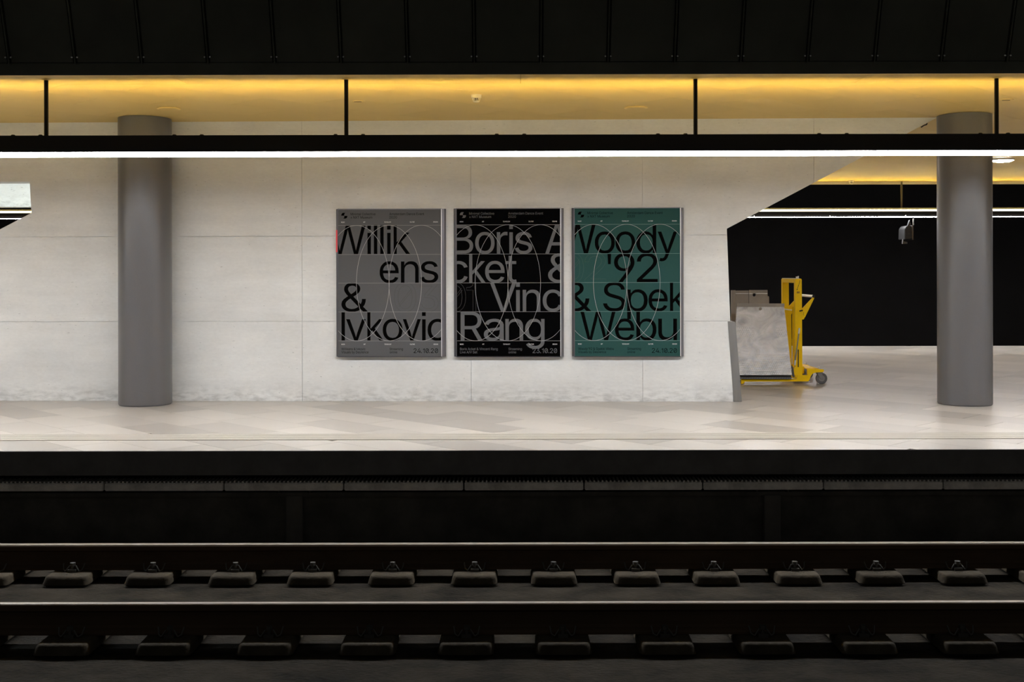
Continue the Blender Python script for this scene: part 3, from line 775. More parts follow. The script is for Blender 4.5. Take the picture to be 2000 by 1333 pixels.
# ---------------------------------------------------------------- booted sleeper blocks
def block_meshes():
    """prototype centred on the rail, z = 0 on the slab"""
    def loft(rings, nc=5):
        mb = MB()
        n = 4 * nc
        vs = []
        for hw, hd, r, z in rings:
            for q, (sx_, sy_) in enumerate(((1, 1), (-1, 1), (-1, -1), (1, -1))):
                for k in range(nc):
                    a = math.pi / 2 * (q + k / (nc - 1))
                    vs.append((sx_ * (hw - r) + r * math.cos(a), sy_ * (hd - r) + r * math.sin(a), z))
        fs = [(j * n + i, j * n + (i + 1) % n, (j + 1) * n + (i + 1) % n, (j + 1) * n + i) for j in range(len(rings) - 1) for i in range(n)]
        fs += [tuple(range(n - 1, -1, -1)), tuple((len(rings) - 1) * n + i for i in range(n))]
        return mb.add(vs, fs)
    parts = [('block_body', 'block', loft([(0.160, 0.258, 0.03, 0.012), (0.167, 0.266, 0.034, 0.018), (0.158, 0.252, 0.034, 0.052),
                                           (0.154, 0.245, 0.034, 0.064), (0.147, 0.236, 0.03, 0.0715), (0.138, 0.226, 0.026, 0.074)]), 0),
             ('rubber_boot', 'rubber_dark', loft([(0.150, 0.25, 0.03, 0.0), (0.154, 0.253, 0.03, 0.0125)]), 0)]
    for s in (-1, 1):
        c = s * 0.105
        b = MB().cyl((0, c, 0.072), (0, c, 0.128), 0.012, 8)
        b.cyl((0, c, 0.118), (0, c, 0.140), 0.021, 6)
        b.box(-0.03, 0.03, c - 0.026, c + 0.026, 0.072, 0.094)
        parts.append(('rail_bolt', 'clip', b, 0))
        for q in (-1, 1):
            w = MB()
            w.tube([(q * 0.022, c, 0.118), (q * 0.05, c + s * 0.012, 0.080), (q * 0.068, c - s * 0.005, 0.088),
                    (q * 0.078, c - s * 0.03, 0.128)], 0.0055, 6)
            parts.append(('spring_clip', 'clip', w, 0))
    parts.append(('rail_pad', 'rubber_dark', MB().box(-0.08, 0.08, -0.078, 0.078, 0.07, 0.0757), 0))
    st = MB()
    for k in range(4):
        x = -0.05 + k * 0.03
        for a, b in (((x, -0.165), (x + 0.014, -0.195)), ((x + 0.014, -0.165), (x, -0.195))):
            st.box(min(a[0], b[0]) + 0.002, max(a[0], b[0]) - 0.004, -0.182, -0.176, 0.0735, 0.0752) if k % 2 else st.cyl(
                (a[0], a[1], 0.0735), (b[0], b[1], 0.0735), 0.0018, 4)
    parts.append(('cast_mark', 'rubber_dark', st, 0))
    return parts


MW['proto'] = Matrix.Identity(4)
protos = {}
rows = (('far', 8.40, 8.19, [-26, 130, 289, 452, 605, 763, 925, 1081, 1243, 1398, 1558, 1719, 1880, 2040]),
        ('near', 6.90, 6.66, [118, 317, 515, 715, 908, 1100, 1303, 1498, 1698, 1895]))
for which, d, dm, pxs in rows:
    seq = []
    for i, px in enumerate(pxs):
        seq.append((px, 'leftmost' if i == 0 else 'rightmost' if i == len(pxs) - 1 else ORD[i] + ' from the left'))
    stp = (pxs[-1] - pxs[0]) / (len(pxs) - 1)
    for k in (1, 2, 3):          # the row runs on past the picture
        seq.append((pxs[0] - stp * k, ORD[k - 1] + ' past the left edge'))
        seq.append((pxs[-1] + stp * k, ORD[k - 1] + ' past the right edge'))
    for px, pos in seq:
        x = X(px, dm)
        t = thing('sleeper_block', (x, d, -0.80), 'grimy concrete sleeper block in rubber boot under the %s rail, %s' %
                  ('platform-side' if which == 'far' else 'viewer-side', pos), 'sleeper block',
                  'sleeper blocks under the %s rail' % ('platform-side' if which == 'far' else 'viewer-side'))
        if not protos:
            for nm, mt, m, bv in block_meshes():
                m.v = [v + Vector((x, d, -0.80)) for v in m.v]
                protos[len(protos)] = m.build(nm, mt, t, bevel=bv, smooth=(nm == 'block_body'))
        else:
            for k in protos:
                c = protos[k].copy()
                c.parent = t
                COL.objects.link(c)

# ---------------------------------------------------------------- columns
for px, d, lab in ((283.5, 12.63, 'thick round dark grey column standing against the concrete wall'),
                   (1884, 12.50, 'thick round dark grey column standing free beside the yellow trolley')):
    x = X(px, d)
    t = thing('column', (x, d, 0.0015), lab, 'column', 'round grey columns on the platform')
    MB().lathe((x, d, 0), [(0.287, 0.012), (0.287, CEIL - 0.004)], 72).build('shaft', 'column', t, smooth=True)
    MB().lathe((x, d, 0), [(0.279, 0.0015), (0.279, 0.0125)], 72).build('base_joint', 'rubber', t, smooth=True)

# ---------------------------------------------------------------- hanging light rails
def light_rail(d, rods, label, sgn, seg0):
    """sgn +1: platform side lies behind the rail as seen from the camera"""
    zb_, zt_ = 2.518, 2.678
    t = thing('light_rail', (0, d, 2.49), label, 'light')
    h = MB().box(XL, XR, d - 0.075, d + 0.075, zb_ + 0.012, zt_).build('housing', 'black_metal', t, bevel=0.004)
    L = 1.432
    k0 = int((XL - seg0) / L) - 1
    for k in range(k0, -k0 + 2):
        a, b = seg0 + k * L + 0.003, seg0 + (k + 1) * L - 0.003
        a, b = max(a, XL), min(b, XR)
        if b - a < 0.1:
            continue
        MB().box(a, b, d - 0.072, d + 0.072, 2.500, zb_ + 0.012).build('lamp_tube', 'lamp_white', t)
        # wedge whose bright face is turned up and inwards; its back lies on the housing, its foot on the tray
        tri = [(d + sgn * 0.0752, 2.6175), (d + sgn * 0.1040, 2.6175), (d + sgn * 0.0752, 2.6400)]
        MB().loops([tri], lambda p, x: (x, p[0], p[1]), a, b).build('ceiling_wash_lamp', 'lamp_warm', t)
        ys = sorted((d + sgn * 0.1075, d + sgn * 0.1105))
        MB().box(a, b, ys[0], ys[1], 2.606, 2.637).build('added_cutoff_lip', 'lip_glow', t)  # added lip: cuts off low wash light, its glow draws the cream line
        ys = sorted((d + sgn * 0.0755, d + sgn * 0.091))
        if d < 15:
            MB().box(a, b, ys[0], ys[1], 2.663, 2.667).build('added_wash_blocker', 'black_metal', t)  # added strip, blocks steep light so the ceiling edge stays dim
        ys = sorted((d + sgn * 0.0755, d + sgn * 0.107))
        MB().box(a, b, ys[0], ys[1], 2.606, 2.6175).build('wash_lamp_tray', 'black_metal', t)
        ys = sorted((d + sgn * 0.0725, d + sgn * 0.0765))
        MB().box(a, b, ys[0], ys[1], 2.507, zb_ + 0.012).build('added_side_blocker', 'black_metal', t)  # added shield, keeps sideways tube light off the upper wall
        if d < 15:
            for s_ in (-0.122, 0.122):
                MB().lathe((a + s_, d, zt_), [(0.022, -0.002), (0.022, 0.006), (0.014, 0.016)], 10).build('housing_bolt', 'black_metal', h)
    for x in rods:
        r = MB().cyl((x, d, zt_ - 0.01), (x, d, CEIL - 0.012), 0.0185, 16).build('hanger_rod', 'black_metal' if d < 15 else 'guard_rod', t, smooth=True)
        MB().lathe((x, d, CEIL), [(0.024, -0.012), (0.045, -0.0015)], 20).build('ceiling_rose', 'ceil', r, smooth=True)
    return t


light_rail(10.06, [X(p, 10.06) for p in (91, 677, 1359, 1947)],
           'long black hanging light rail with bright white tube across the platform front', 1, X(997, 10.06))
light_rail(21.5, [X(1761, 21.5), X(1761, 21.5) - 2.67 * 2 - 3.1, X(1761, 21.5) - 2.67],
           'distant hanging light rail with two bright lines before the black wall', -1, X(1619, 21.5))

# ---------------------------------------------------------------- ceiling fittings
for px, py, lab in ((330, 211.5, 'round flush ceiling speaker above the left column'),
                    (1243, 210, 'round flush ceiling speaker right of the smoke detector')):
    d = (CEIL - CAMZ) * F / (CY - py - ROLL * (px - CX))
    x = X(px, d)
    t = thing('ceiling_speaker', (x, d, CEIL), lab, 'speaker', 'flush ceiling speakers')
    MB().lathe((x, d, CEIL), [(0.115, -0.013), (0.121, -0.008), (0.121, -0.0005)], 40).build('rim', 'ceil', t, smooth=True)
    MB().lathe((x, d, CEIL), [(0.10, -0.0155), (0.104, -0.0125)], 40).build('grille', 'ceil', t)
for px, py, lab in ((701, 197.5, 'thin slotted ceiling vent beside the second hanger rod'),
                    (1967, 194.5, 'thin slotted ceiling vent at the right edge')):
    d = (CEIL - CAMZ) * F / (CY - py - ROLL * (px - CX))
    x = X(px, d)
    t = thing('ceiling_vent', (x, d, CEIL), lab, 'vent', 'small ceiling vents')
    MB().lathe((x, d, CEIL), [(0.058, -0.006), (0.064, -0.0005)], 28).build('plate', 'ceil', t, smooth=True)
    MB().box(x - 0.045, x + 0.03, d - 0.008, d + 0.008, CEIL - 0.009, CEIL - 0.005).build('slot', 'device_dark', t)
for px, py, r, lab in ((931, 185.5, 0.05, 'cream smoke detector on the yellow ceiling near the centre'),
                       (1663, 352.5, 0.05, 'distant smoke detector above the far light rail')):
    d = (CEIL - CAMZ) * F / (CY - py - ROLL * (px - CX))
    x = X(px, d)
    t = thing('smoke_detector', (x, d, CEIL), lab, 'smoke detector', 'smoke detectors')
    MB().lathe((x, d, CEIL), [(r * 0.88, -0.034), (r, -0.026), (r, -0.004), (r * 1.08, -0.0005)], 28).build('base', 'device', t, smooth=True)
    MB().lathe((x, d, CEIL), [(r * 0.42, -0.064), (r * 0.5, -0.062), (r * 0.5, -0.034)], 24).build('chamber', 'device_dark', t, smooth=True)
    cg = MB()
    for k in range(12):
        a = 2 * math.pi * k / 12
        ca, sa = math.cos(a), math.sin(a)
        cg.cyl((x + ca * r * 0.78, d + sa * r * 0.78, CEIL - 0.034), (x + ca * r * 0.58, d + sa * r * 0.58, CEIL - 0.062), 0.004, 6)
    cg.lathe((x, d, CEIL), [(r * 0.5, -0.07), (r * 0.62, -0.066), (r * 0.62, -0.06)], 24)
    cg.build('cage', 'device', t, smooth=True)
px, py = 1958, 311.5
d = (CEIL - CAMZ) * F / (CY - py - ROLL * (px - CX))
for x, lab in ((X(px, d), 'lit round white ceiling lamp beside the right column'),
               (X(px, d) - 4.93, 'lit round white ceiling lamp hidden behind the concrete wall')):
    t = thing('ceiling_lamp', (x, d, CEIL), lab, 'lamp', 'round ceiling lamps along the platform axis')
    MB().lathe((x, d, CEIL), [(0.175, -0.02), (0.18, -0.0005)], 36).build('rim', 'device', t, smooth=True)
    MB().lathe((x, d, CEIL), [(0.05, -0.044), (0.12, -0.036), (0.165, -0.02)], 36).build('diffuser', 'lamp_disc', t, smooth=True)
px, py = 1806, 246
t_ = wuv(px, py)
t = thing('door_stay', w3(t_[0], t_[1], 0.02), 'small dark clip on the upper slanted wall edge', 'clip')
MB().tube([w3(*wuv(1799, 249), 0.005), w3(*wuv(1804, 245.5), 0.02), w3(*wuv(1809, 244), 0.02), w3(*wuv(1811, 241.5), 0.004)], 0.007, 8).build('clip_wire', 'black_metal', t)

# ---------------------------------------------------------------- hanging sign seen edge-on
d = 21.35
t = thing('hanging_sign', P(1775, 441, d), 'small dark box hanging below the distant light rail', 'sign')
MB().px([(1767, 468), (1767.5, 447), (1772, 441), (1781, 441), (1781.5, 466)], d, 0.35).build('body', 'sign_dark', t, bevel=0.01)
MB().px([(1773, 442), (1777, 430), (1780.5, 442)], d + 0.1, 0.06).build('bracket', 'sign_dark', t)
MB().px([(1781.8, 468.5), (1782, 440), (1784.5, 440), (1784, 468.5)], d - 0.02, 0.3).build('edge_strip', 'sign_edge', t)
MB().cyl(P(1783.5, 440, d + 0.12), P(1784, 427, d + 0.12), 0.012, 8).build('hanger', 'guard_rod', t)
MB().px([(1763.3, 476.5), (1763.3, 472), (1764.3, 467), (1765.5, 472), (1772.5, 473), (1772.5, 476.5)], d + 0.02, 0.05).build('tag_plate', 'sign_edge', t)
for k in range(4):
    MB().cyl(P(1776.5, 439 + 6 * k, d - 0.006), P(1776.5, 439 + 6 * k, d + 0.03), 0.014, 10).build('lens', 'device_dark', t)

# ---------------------------------------------------------------- posters
def glyph_loops(ch):
    if ch in 'I|':
        return 517, [[(60, 0), (120, 0), (120, 509), (60, 509)]]
    if ch == 'l':
        return 175, [[(58, 0), (114, 0), (114, 518), (58, 518)]]
    if ch == 'i':
        return 175, [[(58, 0), (114, 0), (114, 376), (58, 376)], [(57, 434), (115, 434), (115, 512), (57, 512)]]
    if ch == '1':
        return 330, [[(206, 0), (262, 0), (262, 509), (216, 509), (196, 455), (150, 428), (78, 424), (78, 376), (206, 376)]]
    g = GL[ch]
    return g[0], [[(l[i], l[i + 1]) for i in range(0, len(l), 2)] for l in g[1:]]


CAP = 509.0
FILL = {}


def glyph_fill(ch):
    if ch not in FILL:
        FILL[ch] = cdt(glyph_loops(ch)[1], True)
    return FILL[ch]


class Poster:
    """layout in units u of the first poster's enlarged view: sheet 88..897 across, 80..1237 down"""

    def __init__(self, quad, name_label, sheet_mat, frame_px, loc_label):
        (l, t_, r, b) = quad
        self.tl, self.br = wuv(l, t_), wuv(r, b)
        self.tr, self.bl = wuv(r, t_), wuv(l, b)
        fl, ft, fr, fb = frame_px
        a, c = wuv(fl, ft), wuv(fr, fb)
        b2 = self.bl[1]
        self.root = thing('poster_frame', w3((a[0] + c[0]) / 2, c[1], 0.0), name_label, 'poster', 'framed event posters on the concrete wall', rotz=WA)
        u0, u1 = self.tl[0], self.br[0]
        z1, z0 = self.tl[1], self.br[1]
        self.u0, self.u1, self.z0, self.z1 = u0, u1, z0, z1
        D = 0.05
        MB().loops([[(a[0] + 0.02, z0 - 0.004), (c[0] - 0.02, z0 - 0.004), (c[0] - 0.02, z1), (a[0] + 0.02, z1)]],
                   lambda p, n: w3(p[0], p[1], n), 0.001, D - 0.008).build('back_box', 'frame', self.root)

        def rail(name, us, zlo, zhi, material):
            # closed (u, n) profile swept in z
            return MB().loops([us], lambda p, z: w3(p[0], z, p[1]), zlo, zhi).build(name, material, self.root)
        rail('side_rail', [(a[0], 0.001), (u0 - 0.004, 0.001), (u0 - 0.004, D + 0.002), (a[0] + 0.012, D + 0.002), (a[0], D - 0.02)], z0 - 0.002, z1 + 0.006, 'frame')
        rail('side_rail', [(u1 + 0.008, 0.001), (c[0], 0.001), (c[0], D - 0.03), (c[0] - 0.016, D - 0.006), (u1 + 0.008, D)], z0 - 0.002, z1 + 0.006, 'frame_side')
        rail('edge_lip', [(u1 + 0.001, D - 0.01), (u1 + 0.0085, D - 0.01), (u1 + 0.0085, D + 0.004), (u1 + 0.001, D + 0.004)], z0, z1 + 0.004, 'frame_lip')
        rail('edge_lip', [(u0 - 0.0045, D - 0.01), (u0 - 0.0005, D - 0.01), (u0 - 0.0005, D + 0.003), (u0 - 0.0045, D + 0.003)], z0, z1 + 0.004, 'frame_side')
        for nm, zlo, zhi in (('top_rail', z1 + 0.0005, z1 + 0.0095), ('bottom_rail', z0 - 0.009, z0 - 0.0005)):
            MB().loops([[(u0 - 0.004, zlo), (u1 + 0.006, zlo), (u1 + 0.006, zhi), (u0 - 0.004, zhi)]],
                       lambda p, n: w3(p[0], p[1], n), 0.001, D + 0.002).build(nm, 'frame_side' if nm == 'top_rail' else 'frame', self.root)
        self.N = D - 0.004
        self.sheet = MB().loops([[(u0, z0), (u1, z0), (u1, z1), (u0, z1)]], lambda p, n: w3(p[0], p[1], n), self.N - 0.003, self.N).build('poster_sheet', sheet_mat, self.root)

    def uv(self, x, y):
        return (self.u0 + (x - 88) / 809.0 * (self.u1 - self.u0), self.z1 + (80 - y) / 1157.0 * (self.z1 - self.z0))

    def finish(self, mb, name, material, lift):
        if not mb.f:
            return
        # trim everything to the printed sheet, in sheet coordinates
        bm = bmesh.new()
        vs = [bm.verts.new((v[0], v[1], 0)) for v in mb.v]
        for f in mb.f:
            try:
                bm.faces.new([vs[i] for i in f])
            except ValueError:
                pass
        for co, no in (((88.5, 0, 0), (-1, 0, 0)), ((896.5, 0, 0), (1, 0, 0))):
            bmesh.ops.bisect_plane(bm, geom=bm.verts[:] + bm.edges[:] + bm.faces[:], plane_co=co, plane_no=no, clear_outer=True)
        bm.verts.index_update()
        out = MB()
        out.add([w3(*self.uv(v.co.x, v.co.y), self.N + lift) for v in bm.verts], [tuple(v.index for v in f.verts) for f in bm.faces])
        bm.free()
        if not out.f:
            return
        # faces turned towards the viewer
        o = out.build(name, material, self.sheet, fix=False)
        return o

    def glyph(self, mb, ch, x0, x1, base, cap, outline=0.0, slash=False):
        adv, lo = glyph_loops(ch)
        if slash:
            lo = lo + []
        mn, mx = min(p[0] for l in lo for p in l), max(p[0] for l in lo for p in l)
        kx, ky = (x1 - x0) / (mx - mn), cap / CAP
        to = lambda p: (x0 + (p[0] - mn) * kx, base - p[1] * ky, 0)
        if outline:
            for l in lo:
                self.stroke(mb, [to(p)[:2] for p in l], outline, True)
        else:
            pts, tris = glyph_fill(ch)
            mb.add([to(p) for p in pts], tris)

    def stroke(self, mb, pts, w, closed=False):
        n = len(pts)
        L_, R_ = [], []
        for i in range(n):
            p = Vector(pts[i])
            a = Vector(pts[(i - 1) % n]) if (closed or i > 0) else p
            b = Vector(pts[(i + 1) % n]) if (closed or i < n - 1) else p
            t = (b - a)
            t = t.normalized() if t.length > 1e-6 else Vector((1, 0))
            nrm = Vector((-t.y, t.x)) * (w / 2)
            L_.append((p + nrm)[:] + (0,))
            R_.append((p - nrm)[:] + (0,))
        fs = []
        for i in range(n if closed else n - 1):
            j = (i + 1) % n
            fs.append((i, j, n + j, n + i))
        mb.add(L_ + R_, fs)

    def text(self, mb, s, x0, x1, base, cap, slashed=False):
        """a line of small type fitted between x0 and x1"""
        pos, cur = [], 0
        for ch in s:
            if ch == ' ':
                cur += SPACE
                continue
            adv, lo = glyph_loops(ch)
            if ch == 'I':
                adv = 190
            if ch == '.':
                adv = 140
                lo = [[(p[0] - 30, p[1]) for p in l] for l in lo]
            pos.append((cur, ch, lo))
            cur += adv * 0.95
        mn = min(c + p[0] for c, ch, lo in pos for l in lo for p in l)
        mx = max(c + p[0] for c, ch, lo in pos for l in lo for p in l)
        k, ky = (x1 - x0) / (mx - mn), cap / CAP
        for c, ch, lo in pos:
            pts, tris = glyph_fill(ch)
            sh_ = -30 if ch == '.' else 0
            mb.add([(x0 + (c + p[0] + sh_ - mn) * k, base - p[1] * ky, 0) for p in pts], tris)
            if slashed and ch == '0':
                xs = [x0 + (c + p[0] - mn) * k for l in lo for p in l]
                a, b = min(xs), max(xs)
                w = b - a
                self.stroke(mb, [(a + w * 0.30, base - cap * 0.24), (a + w * 0.70, base - cap * 0.76)], cap * 0.11)


def poster(quad, frame_px, label, sheet, ink, rule, ghost_mat, offx, words, ghosts, foot1, foot2, fx1, fx2, date):
    p = Poster(quad, label, sheet, frame_px, '')
    # big words
    for row, (base, letters) in enumerate(words):
        for ch, a, b, *alt in letters:
            mb = MB()
            p.glyph(mb, ch, a - offx, b - offx, base, 226.0)
            p.finish(mb, 'headline_letter', ink, 0.0004)
    mb = MB()
    for ch, a, b, base in ghosts:
        p.glyph(mb, ch, a - offx, b - offx, base, 226.0, outline=3.2)
        if ch == '0':
            w = b - a
            x = a - offx
            p.stroke(mb, [(x + w * 0.22, base - 58), (x + w * 0.80, base - 182)], 3.2)
            p.stroke(mb, [(x + w * 0.22, base - 38), (x + w * 0.84, base - 168)], 3.2)
    p.finish(mb, 'outline_numeral', ghost_mat, 0.0003)
    # rules and ellipses
    for y in (205, 434, 660, 887, 1115):
        mb = MB()
        p.stroke(mb, [(88, y), (897, y)], 3.1)
        p.finish(mb, 'rule_line', rule, 0.0008)
    for cx in (234, 488, 744):
        mb = MB()
        p.stroke(mb, [(cx + 256 * math.cos(2 * math.pi * k / 120), 660 + 455 * math.sin(2 * math.pi * k / 120)) for k in range(120)], 2.5, True)
        p.finish(mb, 'ellipse_line', 'ink_line', 0.0011)
    # mark: two offset blades
    mb = MB()
    def arc(x, y, r, a0, a1, n=6):
        return [(x + r * math.cos(math.radians(a0 + (a1 - a0) * k / n)), y + r * math.sin(math.radians(a0 + (a1 - a0) * k / n))) for k in range(n + 1)]
    mb.flat([[(113, 128), (115, 118), (120, 109), (127, 105), (145, 105), (140, 112), (137, 121), (137, 128)]], lambda q: (q[0], q[1], 0))
    mb.flat([[(137, 129), (162, 129), (161, 138), (157, 146), (150, 150), (130, 150), (136, 144), (138, 136)]], lambda q: (q[0], q[1], 0))
    p.finish(mb, 'emblem', ink, 0.0006)
    for s, a, b, base, cap in (('Minimal Collective', 187, 383, 125, 19), ('x NXT Museum', 187, 358, 151, 19),
                               ('Amsterdam Dance Event', 492, 765, 125, 19), ('2020', 492, 552, 151, 19),
                               (foot1, 113, fx1, 1188, 19), (foot2, 113, fx2, 1213, 19),
                               ('Streaming', 492, 597, 1188, 19), ('online', 492, 552, 1213, 19), (date, 680, 872, 1211, 37)):
        mb = MB()
        p.text(mb, s, a, b, base, cap, slashed=(s == date))
        p.finish(mb, 'small_print', ink, 0.0006)
    for y in (184, 1146):
        for s, a, b in (('MUSIC', 113, 141), ('ART', 287, 303), ('TECHNOLOGY', 451, 506), ('CULTURE', 652, 690), ('DESIGN', 837, 872)):
            mb = MB()
            p.text(mb, s, a, b, y, 9)
            p.finish(mb, 'caption', 'ink_white', 0.0009)
    return p


p1 = poster((661.8, 410.2, 862.2, 696.0), (657.8, 409, 871.2, 700), 'grey framed poster reading Willikens & Ivkovic', 'sheet_grey', 'ink_black', 'ink_rule', 'ink_ghost', 0,
            [(431, [('W', 25, 305), ('i', 319, 347), ('l', 370, 397), ('l', 420, 447), ('i', 474, 502), ('k', 525, 655)]),
             (658, [('e', 415, 565), ('n', 582, 722), ('s', 735, 875)]),
             (884, [('&', 113, 322)]),
             (1112, [('I', 114, 141), ('v', 150, 305), ('k', 317, 445), ('o', 438, 594), ('v', 596, 738), ('i', 747, 776), ('c', 790, 940)])],
            [('0', 530, 700, 884), ('3', 714, 875, 884)], 'Willikens & Ivkovic', 'Visuals by Desilence', 302, 326, '24.10.20')
p2 = poster((892.6, 409.0, 1094.0, 696.0), (887, 408.5, 1100.8, 700), 'black framed poster reading Boris Acket & Vincent Rang', 'sheet_black', 'ink_grey', 'ink_rule', 'ink_ghost_black', 932,
            [(431, [('B', 993, 1150), ('o', 1165, 1317), ('r', 1335, 1418), ('i', 1432, 1460), ('s', 1476, 1612), ('A', 1713, 1900)]),
             (658, [('c', 955, 1106), ('k', 1118, 1246), ('e', 1243, 1395), ('t', 1402, 1490), ('&', 1734, 1941)]),
             (884, [('V', 1280, 1486), ('i', 1484, 1514), ('n', 1536, 1674), ('c', 1692, 1844)]),
             (1112, [('R', 1050, 1222), ('a', 1232, 1388), ('n', 1400, 1539), ('g', 1554, 1706)])],
            [('0', 925, 1090, 884), ('1', 1096, 1170, 884)], 'Boris Acket & Vincent Rang', 'Live A/V Set', 408, 248, '23.10.20')
K3 = 829.0 / 809.0


def t3(v):
    return 88 + (v - 533) / K3


p3 = poster((1122.2, 408.0, 1327.2, 695.6), (1116.8, 407.5, 1334.6, 700), "teal framed poster reading Woody '92 & Spekki Webu", 'sheet_teal', 'ink_black', 'ink_rule_teal', 'ink_ghost_teal', 0,
            [(431, [(c, t3(a), t3(b)) for c, a, b in (('W', 416, 699), ('o', 692, 850), ('o', 855, 1010), ('d', 1019, 1176), ('y', 1187, 1341))]),
             (658, [(c, t3(a), t3(b)) for c, a, b in (("'", 792, 821), ('9', 843, 1005), ('2', 1022, 1187))]),
             (884, [(c, t3(a), t3(b)) for c, a, b in (('&', 455, 664), ('S', 757, 932), ('p', 946, 1108), ('e', 1114, 1265), ('k', 1283, 1412))]),
             (1112, [(c, t3(a), t3(b)) for c, a, b in (('W', 577, 855), ('e', 850, 1002), ('b', 1018, 1176), ('u', 1190, 1338))])],
            [('0', t3(440), t3(603), 658), ('2', t3(613), t3(780), 658)], "Woody'92 & Spekki Webu", 'Visuals by Desilence', 388, 328, '24.10.20')
a, b = wuv(658.2, 450), wuv(660.4, 493)
MB().loops([[(a[0] - 0.001, b[1]), (b[0] + 0.002, b[1]), (b[0] + 0.002, a[1]), (a[0] - 0.001, a[1])]], lambda p, n: w3(p[0], p[1], n), 0.03, 0.0535).build('red_strip', 'red', p1.root)

# ---------------------------------------------------------------- yellow ramp trolley
DN, DF = 14.74, 15.50
cart = thing('ramp_trolley', (X(1520, DN), DN + 0.38, 0.0), 'yellow wheeled boarding ramp trolley with folded chequer plates', 'trolley')


def rowcol(pts, ref=DN):
    """outline drawn at the near side, as (x, z)"""
    return [(X(a, ref), Z(a, b, ref)) for a, b in pts]


def plate(pts, y0, y1, name, material, parent=cart, bevel=0.0):
    return MB().loops([rowcol(pts)], lambda p, y: (p[0], y, p[1]), y0, y1).build(name, material, parent, bevel=bevel)


post = [(1553, 738), (1553, 546), (1554.5, 544.6), (1564.6, 544.6), (1566, 546), (1567, 738)]
plate(post, DN, DN + 0.07, 'mast_post', 'yellow', bevel=0.004)
plate(post, DF - 0.07, DF, 'mast_post', 'yellow', bevel=0.004)
plate([(1553, 553), (1553, 544.8), (1565, 544.8), (1565, 553)], DN + 0.07, DF - 0.07, 'mast_crossbeam', 'yellow', bevel=0.003)
tp = plate([(1554, 545.0), (1554, 544.0), (1564.5, 544.0), (1564.5, 545.0)], DN + 0.08, DF - 0.02, 'beam_top_highlight', 'chrome')  # bright strip paints the beam's top edge as lit from above
MB().cyl(P(1556, 545, 15.25), P(1556, 540.5, 15.25), 0.012, 8).build('eye_bolt', 'chrome', cart)
MB().cyl(P(1559, 545, 15.2), P(1559, 539.5, 15.2), 0.008, 8).build('eye_bolt', 'chrome', cart)
side = [(1447, 750), (1447, 741), (1555, 741), (1556, 733), (1576, 733), (1576, 721.7), (1607, 721.7), (1608.4, 724), (1606.5, 727.2),
        (1592, 727.8), (1586, 730), (1582.5, 734.5), (1579.8, 742.5), (1577, 745.2), (1454, 745.4), (1451, 750)]
plate(side, DN - 0.02, DN + 0.02, 'base_frame', 'yellow')
plate(side, DF - 0.02, DF + 0.02, 'base_frame', 'yellow')
plate([(1576, 722), (1576, 720.6), (1599, 720.6), (1599, 722)], DN + 0.02, DF - 0.02, 'rear_tray', 'yellow')
plate([(1567, 732), (1567, 718), (1575, 718), (1575, 732)], DN + 0.12, DN + 0.16, 'rear_bracket', 'yellow')
plate([(1560, 744), (1560, 736), (1575, 736), (1575, 744)], DN + 0.03, DF - 0.03, 'rear_crossbeam', 'yellow')
for y in (DN + 0.035, DF - 0.035):
    c = Vector((X(1605.3, DN), y, 0.0735))
    w = MB().lathe(c - Vector((0, 0.018, 0)), [(0.052, -0.004), (0.068, -0.002), (0.0735, 0.005), (0.0735, 0.031), (0.068, 0.038), (0.052, 0.04)], 32, axis='Y')
    wheel = w.build('caster_wheel', 'rubber', cart, smooth=True)
    MB().lathe(c - Vector((0, 0.0185, 0)), [(0.04, -0.005), (0.04, 0.042)], 24, axis='Y').build('wheel_hub', 'steel_guard', wheel, smooth=True)
    MB().lathe(c - Vector((0, 0.0185, 0)), [(0.012, -0.012), (0.012, 0.05)], 12, axis='Y').build('axle', 'clip', wheel)
    f_ = MB()
    for s_ in (-0.03, 0.03):
        f_.loops([[(c.x - 0.075, 0.155), (c.x + 0.0, 0.155), (c.x + 0.012, 0.07), (c.x - 0.012, 0.062)]], lambda p, q: (p[0], q, p[1]), y + s_ - 0.003, y + s_ + 0.003)
    f_.box(c.x - 0.08, c.x + 0.01, y - 0.034, y + 0.034, 0.150, 0.162)
    f_.build('caster_fork', 'steel_guard', cart)
    MB().cyl((c.x - 0.03, y, 0.178), (c.x - 0.03, y, 0.225), 0.016, 10).build('caster_bolt', 'chrome', cart)
    rx = X(1450, DN)
    MB().lathe((rx, y - 0.02, 0.03), [(0.03, 0), (0.03, 0.05)], 18, axis='Y').build('front_roller', 'rubber_dark', cart, smooth=True)
# lift cylinder, rods, carriage
cy = 14.98
MB().cyl(P(1549.8, 599, cy), P(1549.8, 663, cy), 0.020, 16).build('lift_cylinder', 'yellow', cart, smooth=True)
MB().cyl(P(1550.5, 662, cy), P(1550.5, 669, cy), 0.027, 16).build('cylinder_gland', 'yellow', cart, smooth=True)
MB().cyl(P(1549, 668, cy), P(1548, 722, cy), 0.015, 14).build('cylinder_tube', 'yellow', cart, smooth=True)
MB().cyl(P(1546.8, 676, cy - 0.04), P(1546.6, 712, cy - 0.04), 0.007, 10).build('piston_rod', 'chrome', cart, smooth=True)
MB().px([(1534, 600), (1545, 601), (1546.5, 718), (1540, 718)], 15.22, 0.03).build('carriage_plate', 'yellow', cart)
MB().px([(1532, 603), (1547.5, 605), (1547.5, 607.5), (1532, 605.5)], 15.0, 0.03).build('carriage_pin', 'chrome', cart)
MB().cyl(P(1561.3, 641, 14.70), P(1559.8, 652, 14.70), 0.013, 10).build('strut_end', 'chrome', cart, smooth=True)
MB().cyl(P(1560, 651, 14.70), P(1553, 705, 14.70), 0.0085, 10).build('gas_strut', 'steel_guard', cart, smooth=True)
